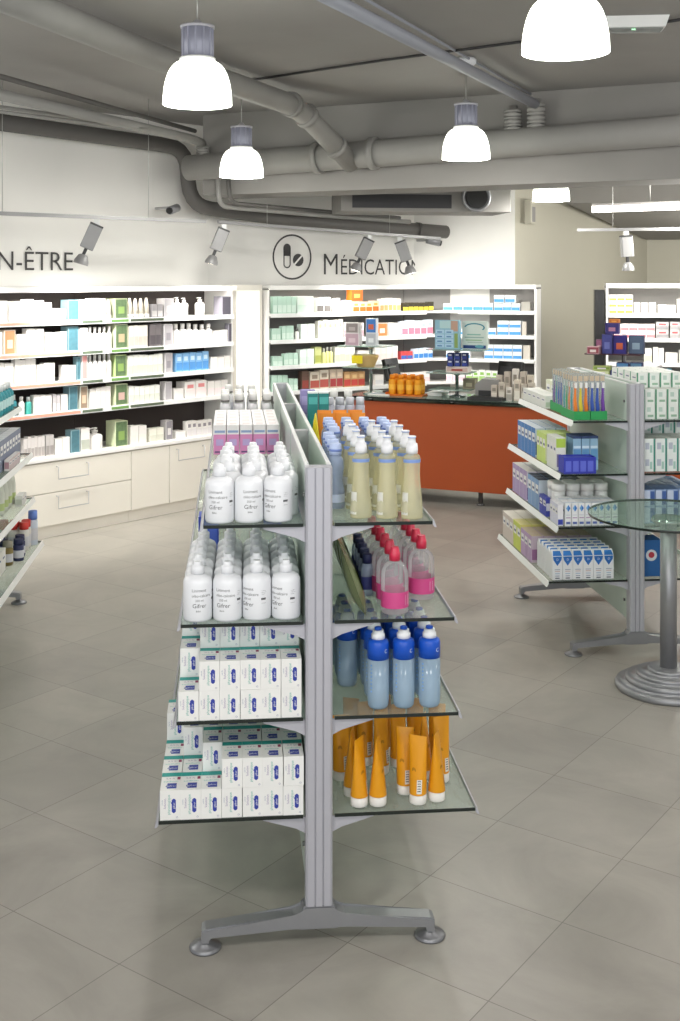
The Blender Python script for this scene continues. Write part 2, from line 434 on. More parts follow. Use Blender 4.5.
pendant(197.5, 105, 5.34, 'large glowing bell pendant at upper left, first of the left row')
pendant(241.5, 177, 8.36, 'small glowing bell pendant behind the large left one')
pendant(466, 159, 7.67, 'glowing bell pendant hanging in front of drain pipe, centre right')
pendant(565.5, 53, 4.23, 'largest glowing bell pendant, cut by top edge at right')
pendant(551, 201, 9.95, 'farthest glowing bell pendant, half hidden behind the beam')

# ------------------------------------------------------------------ tracks and spots
def track(name, L, pxa, pxb, ya, yb, off, label):
    a, b = wp(L, pxa, ya, off), wp(L, pxb, yb, off)
    o = empty(name, label, 'track')
    d = (b-a); ln = d.length; T = Matrix.Translation(a) @ d.to_track_quat('X', 'Z').to_matrix().to_4x4()
    m = MB(); m.box(0, ln, -.014, .014, -.013, .013, 'spot_grey', 0, T); part('rail', m, o)
    for t in (.2, .75):
        p = a + d*t; m = MB(); m.tube([p, (p.x, p.y, ZC)], .0025, 'wire', 6); part('suspension_wire', m, o)
    return a, b
t1 = track('light_track', LW, -60, 205, 211, 221.5, -.42, 'slim metal light track hanging along the left wall')
t2 = track('light_track', ML, 218, 440, 222, 238.5, -.35, 'slim metal light track below duct above corner shelves')
t3 = track('light_track', RU, 577, 760, 230, 228, -.4, 'white light track hanging at the right over medicine shelves')
def spot(pos, tilt, rz, label, target, W):
    o = empty('track_spotlight', label, 'spotlight', pos, rz, 'track spotlights')
    m = MB(); m.box(-.02, .02, -.02, .02, -.055, -.015, 'rail_white', .004); part('track_adapter', m, o)
    T = Matrix.Translation((0, 0, -.055)) @ Matrix.Rotation(tilt, 4, 'Y')
    m = MB(); m.box(-.05, .05, -.035, .035, -.19, 0, 'spot_grey', .006, T); part('gear_box', m, o)
    m = MB(); m.box(-.05, .05, -.037, .037, -.012, .002, 'dark', 0, T)
    part('end_cap', m, o)
    m = MB(); m.box(-.012, .012, -.015, .015, -.25, -.19, 'dark', .002, T); part('joint', m, o)
    T2 = T @ Matrix.Translation((0, 0, -.235)) @ Matrix.Rotation(-tilt*.3, 4, 'Y')
    m = MB(); m.lathe([(.055, -.075), (.052, -.05), (.035, -.01), (.02, .0)], 'spot_grey', 18, T=T2, cap=False); part('lamp_head', m, o)
    m = MB(); m.lathe([(.045, -.072), (.02, -.04)], 'bulb_glow', 16, T=T2); part('reflector', m, o)
    w = Vector(pos) + Matrix.Rotation(rz, 3, 'Z') @ (T2 @ Vector((0, 0, -.1)))
    L = bpy.data.lights.new('spot_beam', 'SPOT'); L.energy = W; L.spot_size = R(118); L.spot_blend = 1; L.shadow_soft_size = .06; L.color = (1, .97, .92)
    lo = bpy.data.objects.new('spot_beam', L); COL.objects.link(lo); lo.location = w
    lo.rotation_euler = (Vector(target) - w).to_track_quat('-Z', 'Y').to_euler()
def on(L, px, off, t): p = L.pt(L.s_at(px, off), off); k = ((p - t[0]).xy.length) / ((t[1]-t[0]).xy.length); return t[0] + (t[1]-t[0])*k
SW = 118
for L, px, off, t, tilt, rz, lab, tp in (
    (LW, 97, -.42, t1, R(24), R(12), 'silver track spotlight right of the left wall lettering', 90),
    (LW, -40, -.42, t1, R(24), R(12), 'silver track spotlight beyond left picture edge', -20),
    (ML, 224, -.35, t2, R(22), R(12), 'silver track spotlight left of the round pill pictogram', 200),
    (ML, 369, -.35, t2, R(26), R(10), 'silver track spotlight over the middle of the dark lettering', 350),
    (ML, 400, -.35, t2, R(-20), R(-10), 'pale track spotlight over the end of the dark lettering', 480),
    (RU, 626, -.4, t3, R(-4), R(5), 'silver track spotlight under the right-hand track', 640)):
    pos = on(L, px, off, t); tg = L.loc(tp, .15, 1.1)
    spot(pos, tilt, rz, lab, tg, SW * (.9 if L is LW else .45 if L is ML else .25))
# fluorescent batten on the right
a, b = wp(RU, 592, 209.5, -.1), wp(RU, 790, 203, -.1)
o = empty('fluorescent_batten', 'long white fluorescent batten glowing at the right under the soffit', 'light')
d = b - a; T = Matrix.Translation(a) @ d.to_track_quat('X', 'Z').to_matrix().to_4x4()
m = MB(); m.box(0, d.length, -.03, .03, .031, .05, 'niche_grey', 0, T); part('housing', m, o)
m = MB(); m.tube([a, b], .028, 'tube_glow', 12); part('tube', m, o)
m = MB(); p = a + d*.3; m.tube([(p.x, p.y, p.z+.06), (p.x, p.y, ZC)], .004, 'wire', 6); part('hanger', m, o)
# loudspeaker box on beige wall, camera, ventilation box
_bw = Line(W4[:2], W5[:2])
p = wp(_bw, 530, 212, -.09); m = MB(); m.box(-.05, .05, -.04, .04, -.12, .12, 'wall_beige', .008); m.box(-.035, .035, -.043, -.04, -.1, .05, 'niche_grey'); single('wall_speaker', m, 'small beige loudspeaker box high on the beige wall', 'speaker', p, _bw.rz)
def camera_dome(px, py, L, off, label, flip=1):
    p = wp(L, px, py, off); o = empty('security_camera', label, 'camera', p, L.rz)
    m = MB(); m.tube([(0, .02, .03), (0, .24, .03)], .012, 'alu', 8); part('bracket', m, o)
    m = MB(); m.tube([(-.07*flip, -.03, .0), (.05*flip, .02, .03)], .035, 'alu_cast', 12); part('camera_body', m, o)
    m = MB(); m.tube([(-.085*flip, -.036, -.004), (-.07*flip, -.03, 0)], .028, 'black', 12); part('lens', m, o)
camera_dome(174, 211, LW, .12, 'small grey security camera on the left wall above the track')
camera_dome(432, 243, ML, .1, 'small grey security camera hanging under the end of duct', -1)
o = empty('ventilation_unit', 'white ventilation box with round opening hung behind the beam', 'ventilation', (0,0,0))
c = V(462, 198, 10.2)
T = Matrix.Translation(c) @ Matrix.Rotation(R(8), 4, 'Z')
m = MB(); m.box(-1.1, .42, -.1, .5, -.13, .14, 'beam_grey', .008, T); part('casing', m, o)
m = MB(); m.box(-1.0, -.12, -.108, -.1, -.1, .02, 'dark', 0, T); part('grille', m, o)
Tr = T @ Matrix.Rotation(R(90), 4, 'X')
m = MB(); m.lathe([(.13, .1), (.13, .13), (.115, .135), (.1, .11)], 'alu_cast', 24, T=Tr, c=(.1, .0, 0)); part('duct_collar', m, o)
m = MB(); m.lathe([(.098, .12), (.098, .137)], 'black', 24, T=Tr, c=(.1, .0, 0)); part('opening', m, o)

# ================================================================== WALL SIGNS
def sign_text(s, L, px, py, cap_px, off, align, name, label, parts=None, wide=1.0, fit=None):
    p = wp(L, px, py, off); o = empty(name, label, 'sign', p, L.rz)
    x = 0
    for t, hpx in parts:
        size = hpx / F * p.y / .72
        vs, fs, w = text_geo(t)
        m = MB(); m.add([(vx*size*wide, -.004, vy*size) for vx, vy in vs], fs, 'sign_ink')
        pm = part('lettering', m, o); pm.location.x = x
        x += w*size*wide + size*.1
    if fit:
        k = (L.s_at(fit, off) - L.s_at(px, off)) / x
        for c in o.children: c.location.x *= k; c.scale.x = k
    if align == 'r':
        for c in o.children: c.location.x -= x
    return o
sign_text('', LW, 75, 270.5, 20, DEP+.015, 'r', 'wall_lettering', 'dark capital lettering BIEN-ÊTRE on the white left wall', [('BIEN-ÊTRE', 19)])
sign_text('', ML, 322, 274.5, 22, DEP+.015, 'l', 'wall_lettering', 'dark lettering MÉDICATION above the corner medicine shelves', [('M', 22), ('ÉDICATION', 16.5)], 1.0, 422)
p = wp(ML, 292, 257, DEP+.015)
o = empty('pictogram_sign', 'round dark pictogram of capsule and pill left of MÉDICATION lettering', 'sign', p, ML.rz)
k = p.y / F
def ring(m, r0, r1, cx=0, cz=0, n=40):
    vs = []; 
    for j in range(n):
        a = 2*PI*j/n; vs += [(cx+r0*math.cos(a), -.004, cz+r0*math.sin(a)), (cx+r1*math.cos(a), -.004, cz+r1*math.sin(a))]
    m.add(vs, [(2*j, 2*j+1, (2*j+3) % (2*n), (2*j+2) % (2*n)) for j in range(n)], 'sign_ink')
m = MB(); ring(m, 21*k, 22.8*k); part('ring', m, o)
m = MB(); r = 4.3*k; r2 = 3.0*k; hz = 8*k; cx = -6*k; cz = 1*k; ou, inn = [], []
for j in range(24):
    a = 2*PI*j/24; s = hz if math.sin(a) >= 0 else -hz
    ou.append((cx+r*math.cos(a), -.004, cz+s+r*math.sin(a))); inn.append((cx+r2*math.cos(a), -.004, cz+s+r2*math.sin(a)))
m.add(ou+inn, [(j, (j+1) % 24, 24+(j+1) % 24, 24+j) for j in range(24)], 'sign_ink'); part('capsule_outline', m, o)
m = MB(); m.add([v for v in inn if v[2] > cz] + [(cx-r2, -.0042, cz), (cx+r2, -.0042, cz)], [tuple(range(12)) + (12, 13)] if False else [tuple(range(len([v for v in inn if v[2] > cz]) + 2))], 'sign_ink'); part('capsule_fill', m, o)
m = MB(); pr = 6.3*k; cx, cz = 7*k, -3*k
for sgn in (0, PI):
    pts = []
    for j in range(13):
        a = R(45) + sgn + R(8) + (PI - R(16))*j/12; pts.append((cx+pr*math.cos(a), -.004, cz+pr*math.sin(a)))
    m.add(pts, [tuple(range(13))], 'sign_ink')
part('pill_halves', m, o)

# ================================================================== WALL SHELVING UNITS
SHZ = [1.62, 1.385, 1.16, .935]
def shelving(L, s0, s1, label, back, base_z, name='shelving_unit', zs=SHZ, top=1.875, sides=(1, 1)):
    o = empty(name, label, 'shelving', L.pt(0), L.rz, 'wall shelving units')
    g = .002
    m = MB(); m.box(s0+g, s1-g, DEP-.02, DEP, base_z, top, back); part('back_panel', m, o)
    for x, on_ in zip((s0+g, s1-.02-g), sides):
        if on_: m = MB(); m.box(x, x+.02, .05, DEP-.021, base_z, top-.042, 'shelf_white'); part('side_panel', m, o)
    e0, e1 = (.022 if sides[0] else .002), (.022 if sides[1] else .002)
    m = MB(); m.box(s0+g, s1-g, .0, DEP-.021, top-.026, top, 'shelf_white'); m.box(s0+g, s1-g, .0, .02, top-.04, top-.0261, 'shelf_white'); part('header', m, o)
    m = MB(); m.box(s0+.03, s1-.03, .03, .07, top-.039, top-.027, 'tube_glow'); part('strip_light', m, o)
    for z in zs:
        h = MB(); h.box(s0+e0, s1-e1, .03, DEP-.021, z-.02, z, 'shelf_white'); sh = part('shelf', h, o)
        e = MB(); e.box(s0+e0, s1-e1, .018, .029, z-.032, z+.004, 'rail_white'); part('price_rail', e, sh)
    return o
def drawer_handle(m, x0, x1, z0, z1, y):
    pts = [(x0, y, z1), (x0, y-.03, z1), (x0, y-.03, z0), (x1, y-.03, z0), (x1, y-.03, z1), (x1, y, z1)]
    m.tube(pts, .004, 'alu', 6); 
def base_cabinet(L, s0, s1, label, fronts, top_z=.605):
    """fronts: (x0,x1,z0,z1,handle box or None)"""
    o = empty('base_cabinet', label, 'cabinet', L.pt(0), L.rz, 'base cabinets')
    m = MB(); m.box(s0+.001, s1-.001, .03, DEP, .09, top_z-.03, 'cream_lacquer'); part('body', m, o)
    m = MB(); m.box(s0+.001, s1-.001, .045, DEP, 0, .088, 'cream_lacquer'); part('plinth', m, o)
    for (x0, x1, z0, z1, hb) in fronts:
        m = MB(); m.box(x0+.003, x1-.003, .008, .029, z0+.003, z1-.003, 'cream_lacquer', .002); d = part('drawer', m, o)
        if hb: m = MB(); drawer_handle(m, hb[0], hb[1], hb[2], hb[3], .008); part('handle', m, d)
    return o
s105, s132, sR = LW.s_at(105), LW.s_at(132), LW.len
WALL_BAYS = [None, None]
WALL_BAYS[0] = shelving(LW, 0, s105, 'dark-backed white shelving bay at far left under the BIEN-ÊTRE lettering', 'niche_dark', .607, sides=(1, 0))
WALL_BAYS[1] = shelving(LW, s105, sR, 'dark-backed white shelving bay right of centre seam on left wall', 'niche_dark', .607, sides=(0, 1))
def hx(px): return LW.s_at(px)
def hz(px, py): p = LW.loc(px); return zat(py, p.y)
base_cabinet(LW, 0, s132, 'cream base cabinet with two wide drawers under the left shelves',
   [(0, s132, .34, .57, (hx(57), hx(87), .44, .53)), (0, s132, .095, .34, (hx(57), hx(87), .22, .31))])
base_cabinet(LW, s132, sR, 'cream base cabinet with single handle right of the wide drawers',
   [(s132, hx(170), .095, .57, None), (hx(170), sR, .095, .57, (hx(177), hx(203), .44, .53))])
m = MB(); m.box(0, sR, .0, DEP, .576, .606, 'shelf_white', .003); single('worktop', m, 'long white worktop across the left cream base cabinets', 'worktop', LW.pt(0), LW.rz)
for z in SHZ:
    for k, (a0, a1, c, lab) in enumerate(((-20, 82, '#e3a08c', 'salmon'), (84, 112, '#5f6e5a', 'dark green'), (113, 130, '#6f9a55', 'leaf green'), (132, 165, '#56624f', 'dark green'))):
        if a0 < 105 < a1: a1 = 104
        i = 0 if a1 <= 105 else 1
        if a0 == 84: a1 = 104
        m = MB(); m.box(hx(a0), hx(a1), .0155, .0178, z-.024, z-.004, c)
        part('price_strip', m, WALL_BAYS[i], lab + ' price strip')
# lit panel between the two runs
o = empty('lit_wall_feature', 'tall glowing cream panel between left shelves and corner shelves', 'light panel', LP.pt(0), LP.rz)
m = MB(); m.box(.015, LP.len-.02, .1, .16, 0, 1.88, 'cream_lacquer'); part('panel_frame', m, o)
m = MB(); m.box(.05, LP.len-.05, .094, .099, .1, 1.83, 'panel_glow'); part('diffuser', m, o)
# corner run
MZ = [1.62, 1.385, 1.155, .925]
shelving(ML, 0, ML.len - .16, 'grey-backed corner shelving, left half behind the counter', 'niche_grey', .1, zs=MZ + [.70], sides=(1, 0))
shelving(MR, .16, MR.len, 'grey-backed corner shelving, right half behind the counter', 'niche_grey', .1, zs=MZ + [.70], sides=(0, 1))
# corner filler between the two
pA, pB = ML.pt(ML.len-.155, DEP-.02), MR.pt(.155, DEP-.02)
m = MB(); pc = ML.pt(ML.len-.155, DEP+.01); pd = MR.pt(.155, DEP+.01); pe = ML.pt(ML.len, DEP+.01)
m.prism([pA[:2], pB[:2], pd[:2], pc[:2]] if False else [pA[:2], pB[:2], pd[:2], pe[:2], pc[:2]], .1, 1.87, 'niche_grey', 'z')
o = empty('corner_panel', 'grey corner panel joining the two medicine shelving halves', 'panel'); part('panel', m, o)
for z in MZ:
    a1, a2, b1, b2 = ML.pt(ML.len-.157, .03), ML.pt(ML.len-.157, DEP-.03), MR.pt(.157, .03), MR.pt(.157, DEP-.03)
    m = MB(); m.prism([a1[:2], b1[:2], b2[:2], a2[:2]], z-.02, z, 'shelf_white', 'z'); part('shelf', m, o)
m = MB(); a1, a2, b1, b2 = ML.pt(ML.len-.157, .0), ML.pt(ML.len-.157, DEP-.03), MR.pt(.157, .0), MR.pt(.157, DEP-.03)
m.prism([a1[:2], b1[:2], b2[:2], a2[:2]], 1.835, 1.875, 'shelf_white', 'z'); part('header', m, o)
# right unit
shelving(RU, 0, RU.len, 'white shelving of medicine boxes at the right edge', 'niche_grey', .1, zs=[1.61, 1.385, 1.16, .93, .7], top=1.89)
m = MB(); m.box(-.1, -.01, .06, .4, 0, 1.83, 'black', .004); single('dark_panel', m, 'narrow black upright panel at left end of right-hand shelving', 'panel', RU.pt(0), RU.rz)

# ------------------------------------------------------------------ products on the wall shelves
def prod_mesh(kind, w, h, d, c1, c2=None, c3=None):
    m = MB(); c2 = c2 or c1
    if kind == 'b':      # carton with a coloured lower panel and a thin line
        m.box(-w/2, w/2, 0, d, 0, h, c1)
        if c2 != c1:
            m.quad((-w/2+.002, -.0008, h*.08), (w-.004, 0, 0), (0, 0, h*.42), c2)
        if c3: m.quad((-w*.3, -.0009, h*.6), (w*.6, 0, 0), (0, 0, h*.22), c3)
    elif kind == 'p':    # carton with a full picture front
        m.box(-w/2, w/2, 0, d, 0, h, c1)
        m.quad((-w/2+.006, -.0008, .006), (w-.012, 0, 0), (0, 0, h-.012), c2)
        if c3: m.quad((-w*.25, -.0014, h*.25), (w*.5, 0, 0), (0, 0, h*.35), c3)
    elif kind == 'o':    # pump bottle
        r = w/2; m.lathe([(r*.95, 0), (r, h*.03), (r, h*.6), (r*.85, h*.68), (r*.35, h*.74), (r*.35, h*.8)], c1, 14, c=(0, r, 0))
        m.lathe([(r*.42, h*.79), (r*.42, h*.88), (r*.15, h*.88), (r*.15, h*.95), (r*.35, h*.95), (r*.35, h)], c2, 12, c=(0, r, 0))
        m.box(-r*.75, -r*.2, r*.85, r*1.15, h*.95, h*.985, c2)
    elif kind == 'c':    # bottle with a straight cap
        r = w/2; m.lathe([(r*.95, 0), (r, h*.03), (r, h*.62), (r*.8, h*.7), (r*.45, h*.75)], c1, 14, c=(0, r, 0))
        m.lathe([(r*.55, h*.75), (r*.55, h*.98), (r*.5, h)], c2, 12, c=(0, r, 0))
        if c3: m.lathe([(r*1.01, h*.15), (r*1.01, h*.5)], c3, 14, c=(0, r, 0), cap=False)
    elif kind == 'j':    # jar
        r = w/2; m.lathe([(r*.95, 0), (r, h*.04), (r, h*.66)], c1, 14, c=(0, r, 0)); m.lathe([(r*1.02, h*.66), (r*1.02, h*.97), (r*.97, h)], c2, 14, c=(0, r, 0))
    elif kind == 'n':    # tapered tube standing on its cap
        r = w/2; m.lathe([(r, 0), (r, h*.2)], c2, 12, c=(0, r, 0)); m.lathe([(r, h*.2), (r*.75, h*.7), (r*.3, h)], c1, 12, c=(0, r, 0))
    return m
KN = {'b': ('carton', 'carton'), 'p': ('display_carton', 'carton'), 'o': ('pump_bottle', 'bottle'), 'c': ('bottle', 'bottle'), 'j': ('jar', 'jar'), 'n': ('cream_tube', 'tube')}
def stock(L, z, where, items, grp, ins=.045):
    """items: (px0, px1, ytop, n, kind, adjective, c1, c2, c3[, rows of stack])"""
    tot = 0
    for it in items:
        px0, px1, ytop, n, kind, adj, c1 = it[:7]; c2 = it[7] if len(it) > 7 else None; c3 = it[8] if len(it) > 8 else None; lay = it[9] if len(it) > 9 else 1
        a, b = L.s_at(px0, ins), L.s_at(px1, ins); pw = (b-a)/n
        pm = L.pt((a+b)/2, ins); up = [q for q in SHZ + [1.83] if q > z + .05]; h = max(.03, min(zat(ytop, pm.y) - z, up[0] - z - .045)) / lay; w = pw*.94
        if kind in 'ojcn': w = min(w, h*.8)
        d = min(.16, max(.05, w))
        me = prod_mesh(kind, w, h*.995, d, c1, c2, c3).mesh(KN[kind][0])
        for i in range(n):
            tot += 1
            for q in range(lay):
                o = link(KN[kind][0], me); p = L.pt(a + pw*(i+.5), ins + random.uniform(0, .004), z + .001 + q*h); o.location = p; o.rotation_euler = (0, 0, L.rz + random.uniform(-.03, .03))
                if lay == 1: o.scale.z = random.uniform(.91, 1.0)
                lv = '' if lay == 1 else ', ' + ('lower', 'middle', 'upper')[q if lay == 3 or q == 0 else 2] + ' layer'
                tag(o, f"{adj} {KN[kind][1]}, {ORD[tot-1]} from left on {where}{lv}", KN[kind][1], grp)
W, Wh, G, TB, DG = '#e6e3df', '#eceae7', 'leaf_print', 'teal_print', '#4d4a55'
mat('leaf_print', '#5b7350', .5, 0, .5, 45); mat('teal_print', '#46707c', .5, 0, .3, 30)
PK, CR = '#e9d4d0', '#e4e0d4'
LWN = ['top left-wall shelf', 'second left-wall shelf', 'third left-wall shelf', 'fourth left-wall shelf', 'left-wall worktop']
g5 = [f'products on the {x}' for x in LWN]
gp = 'picture'
stock(LW, 1.62, LWN[0], [
  (-20, 8, 290, 2, 'b', 'tall white', W, '#e3dedb'), (9, 34, 296, 5, 'b', 'slim white', W, '#e9d9d5'), (35, 44, 298, 2, 'b', 'white', W), (45, 52, 302, 1, 'b', 'short white', W),
  (53, 66, 308, 2, 'b', 'low white', W, '#e2dedb'), (68, 79.5, 296, 1, 'p', 'teal-fronted', '#7d9ea8', TB, None), (80, 88, 294, 2, 'b', 'white', W, PK), (89, 106, 292, 3, 'b', 'tall white', W, '#f0e4e2'),
  (107, 113, 294, 1, 'n', 'tall pale', W, CR), (115, 128, 295, 1, 'p', 'green picture', '#b5bd9c', G, '#8aa860'), (129, 151, 295, 4, 'n', 'beige capped', '#d8d2c4', W), (152, 163, 304, 2, 'b', 'grey', '#9a979a', '#c3c0c0'),
  (164, 174, 295, 1, 'p', 'silver picture', '#c2bfc0', '#a9a6aa', '#d8d5d4'), (176, 190, 294, 2, 'o', 'white', Wh, Wh), (199, 207, 293, 1, 'o', 'lone white', Wh, Wh), (222, 231.5, 295, 1, 'p', 'dark grey picture', '#8b8892', DG)], g5[0])
stock(LW, 1.385, LWN[1], [
  (-15, 3, 331, 1, 'b', 'white', W), (4, 16, 330, 1, 'p', 'face picture', '#e8d8c8', '#b98a62', '#e2c9b1'), (17, 26, 333, 1, 'b', 'white', W), (27, 44, 327, 2, 'b', 'white', W, '#e5e1de'), (45, 67, 332, 3, 'b', 'short white', W, '#e8e4e2'),
  (68, 79, 326, 1, 'p', 'teal-fronted', '#7d9ea8', TB), (80, 88, 324, 2, 'b', 'white', W), (89, 113, 322, 5, 'c', 'white capped', Wh, W), (115, 128, 320, 1, 'p', 'green picture', '#cfd8b4', 'leaf_print', '#b5a786'), (129, 148, 321, 4, 'b', 'beige slim', CR, '#cfc5bb'),
  (150, 162, 323, 2, 'b', 'dark', '#6b6567', '#514c50'), (164, 173, 322, 1, 'p', 'silver picture', '#d2cfd0', '#a9a6aa', '#8d8a90'), (175, 214, 323, 6, 'c', 'white', Wh, Wh), (215, 228, 330, 2, 'b', 'low white', W), (228.5, 231.8, 322, 1, 'p', 'dark grey picture', '#8b8892', DG)], g5[1])
stock(LW, 1.16, LWN[2], [
  (-15, 14, 362, 3, 'b', 'white', W, '#dcd7d4'), (15, 36, 358, 4, 'b', 'tall white', W, '#ece8e6'), (37, 55, 363, 3, 'b', 'white', W), (63, 76, 364, 2, 'b', 'low white', W), (77, 81, 356, 1, 'p', 'teal-fronted', '#7d9ea8', TB), (82, 88, 355, 1, 'p', 'face picture', W, '#d99a98'),
  (89, 113, 353, 5, 'c', 'white capped', Wh, '#d4d4d2'), (115, 127, 354, 1, 'p', 'green picture', '#b9cf8f', 'leaf_print', '#86a45a'), (128, 163, 354, 7, 'b', 'pale green', '#edeee6', '#d3dbc4'), (165, 173, 352, 1, 'p', 'silver picture', '#d2cfd0', '#a9a6aa', '#8d8a90'),
  (176, 209, 352, 5, 'b', 'light blue', '#7fb1dd', '#4f8ecb', '#c7dff3'), (211, 231, 356, 3, 'b', 'low white', W, '#e0dcd9')], g5[2])
stock(LW, .935, LWN[3], [
  (-12, 4, 394, 2, 'c', 'teal', '#2d7d86', '#d9dedd'), (5, 19, 395, 2, 'c', 'dark teal', '#1f6b74', '#c9d0cf'), (20, 26, 396, 1, 'c', 'white', W, W), (27, 33, 396, 1, 'c', 'turquoise', '#3b9c92', '#e0e4e2'), (34, 52, 394, 3, 'b', 'white', W, '#dcd8d6'), (53, 60, 394, 2, 'b', 'silver striped', '#b7b3b5', '#d9d6d6'), (61, 68, 393, 1, 'b', 'white', W),
  (69, 78, 386, 1, 'p', 'teal-fronted', '#7d9ea8', TB), (80, 88, 386, 1, 'p', 'face picture', '#d6d8cc', '#8c7a67', '#d5b69c'), (90, 111, 387, 4, 'b', 'white', W, '#dfe0d8'), (115, 128, 383, 1, 'p', 'green picture', '#cfd8b4', 'leaf_print', '#caa9a0'), (129, 160, 385, 6, 'b', 'pale', '#edeee8', '#d9ddd0'), (165, 172, 380, 1, 'p', 'silver picture', '#d2cfd0', '#a9a6aa'),
  (174, 184, 388, 1, 'b', 'low white', W), (185, 207, 380, 2, 'b', 'white red-lettered', W, '#f0dcdb', '#d98a8a'), (208, 228, 380, 3, 'b', 'white pink-lettered', W, '#f2dfe0')], g5[3])
stock(LW, .606, LWN[4], [
  (24, 45, 436, 6, 'b', 'small silver', '#cfcac8', '#a8a29f'), (46, 54, 435, 2, 'b', 'small grey', '#bdb9b7', '#95908e'), (55, 70, 437, 2, 'b', 'low white', W), (71, 80, 428, 1, 'p', 'teal-fronted', '#7d9ea8', TB), (81, 90, 427, 1, 'b', 'leaf-patterned', W, '#b4b9ad'), (92, 106, 427, 1, 'o', 'white leaf-marked', Wh, W),
  (115, 128, 420, 1, 'p', 'green picture', '#cfd8b4', 'leaf_print', '#86a45a'), (131, 147, 425, 2, 'b', 'white', W, '#e6e5dc'), (150, 164, 428, 2, 'b', 'low pale', '#e4e3d6', '#d2d2c4'), (166, 173, 420, 1, 'p', 'silver picture', '#c2bfc0', '#8d8a90', '#d8d5d4'), (176, 186, 431, 1, 'b', 'low white', W), (187, 212, 420, 5, 'b', 'white dark-flecked', W, '#d9d5d6', '#8f8a90')], g5[4], ins=.06)
MLN = ['top corner-left shelf', 'second corner-left shelf', 'third corner-left shelf', 'fourth corner-left shelf']
gm = [f'products on the {x}' for x in MLN]
GN, GN2 = '#b9d8c8', '#d2e6da'
stock(ML, 1.62, MLN[0], [
  (273, 296, 296, 5, 'b', 'mint green', GN, GN2), (297, 314, 296, 1, 'b', 'large pale mint', '#e2eee6', '#d2e6da'), (317, 331, 297, 2, 'b', 'black and white', '#e8e5e2', '#5a5654'), (332, 340, 298, 2, 'b', 'white dark-topped', W, '#8a8791'), (341, 352, 300, 3, 'b', 'lavender', '#cfd2ea', '#b9bfe0'),
  (353, 379, 301, 4, 'b', 'orange and white', '#e9cbb0', '#e0651f', '#f0a24e'), (380, 401, 298, 5, 'b', 'cream orange-striped', '#f0e6dc', '#e8a06a'), (403, 434, 302, 6, 'b', 'yellow and black', '#3a3523', '#e3cf3a', '#2b271c')], gm[0])
single('display_carton', prod_mesh('p', .13, .1, .08, '#d9731f', '#dd5a20', '#eaa658'), 'orange picture carton standing on orange cartons, top corner shelf', 'carton', ML.loc(357, .05, zat(301, ML.loc(357).y)+.004), ML.rz)
stock(ML, 1.385, MLN[1], [
  (272, 281, 328, 2, 'b', 'mint green', GN, GN2), (282, 294, 325, 3, 'b', 'mint green', GN, GN2), (296, 300, 328, 1, 'c', 'small white', W, '#6b6b6b'), (301, 315, 324, 2, 'b', 'pale mint', '#e2eee6', '#d2e6da'), (318, 343, 319, 5, 'b', 'cream patterned', '#e8e2d8', '#d0c8b4', '#b8a888'), (344, 364, 322, 3, 'b', 'white mauve-banded', '#e4dedd', '#b59aa6', '#8d8187'), (377, 388, 322, 1, 'p', 'orange picture', '#f0e2d6', '#d98048', '#f2dccb'), (389, 401, 322, 2, 'b', 'white', W, '#f0e8e0'), (402, 433, 320, 5, 'b', 'pink and blue', '#dfe6f2', '#e0788c', '#a9c4e4')], gm[1])
stock(ML, 1.155, MLN[2], [
  (273, 283, 356, 2, 'b', 'mint green', GN, GN2), (284, 298, 353, 3, 'b', 'mint green', GN, GN2), (300, 314, 349, 2, 'b', 'pale mint', '#e2eee6', '#d2e6da'), (315, 322, 347, 1, 'b', 'olive green', '#c4c98a', '#a5ab58'), (323, 334, 347, 3, 'c', 'yellow green', '#dfe09a', W), (335, 355, 345, 4, 'b', 'white green-flecked', '#eeefe6', '#cfd4c0'), (358, 374, 350, 2, 'b', 'pale', '#e2dedb', '#c9c3c0'), (375, 398, 346, 4, 'b', 'white rosy', W, '#edd9d4'), (401, 413, 351, 2, 'b', 'red and blue', '#c94a4a', '#3a62ac'), (414, 433, 348, 4, 'b', 'blue and white', '#cfe0f0', '#3f7fc4', '#e4f0f8')], gm[2])
stock(ML, .925, MLN[3], [
  (272, 288, 375, 3, 'b', 'mint green', GN, GN2), (289, 298, 378, 2, 'b', 'low mint', GN, GN2), (302, 309, 371, 1, 'b', 'brown', '#5f4a40', '#8d4038'), (310, 329, 370, 2, 'b', 'red ribbon', '#cfc5b5', '#a9534a', '#8f7f70'), (330, 343, 369, 2, 'b', 'red dotted', '#bfae9c', '#a03f42', '#d6c4ae'), (344, 365, 371, 3, 'b', 'red and gold', '#b88f62', '#b0403a', '#d0b080'), (375, 384, 374, 1, 'b', 'white', W, '#d8d8d8'), (395, 430, 372, 5, 'b', 'white red-edged', W, '#e6c9c9')], gm[3])
MRN = ['top corner-right shelf', 'second corner-right shelf', 'third corner-right shelf', 'fourth corner-right shelf']
BB = ('#e9eef2', '#4f9ad8')
stock(MR, 1.62, MRN[0], [(443, 493, 303, 5, 'b', 'white and blue', *BB), (494, 520, 303, 3, 'b', 'white and blue', *BB), (521, 530, 302, 1, 'b', 'plain grey', '#a9a69e')], 'products on the ' + MRN[0])
for i, px in enumerate((494, 505)):
    p = MR.loc(px+5, .05, zat(303, MR.loc(px).y)+.003); single('carton', prod_mesh('b', .095, .07, .09, *BB), ('left', 'right')[i] + ' one of two blue cartons stacked atop top corner-right shelf boxes', 'carton', p, MR.rz, 'stacked blue cartons')
stock(MR, 1.385, MRN[1], [(448, 485, 329, 3, 'b', 'white and blue', *BB), (486, 496, 328, 1, 'b', 'white and blue', *BB), (497, 521, 321, 2, 'b', 'white and blue', *BB, None, 2), (522, 526, 321, 1, 'b', 'pale beige', '#cfc8bd')], 'products on the ' + MRN[1])
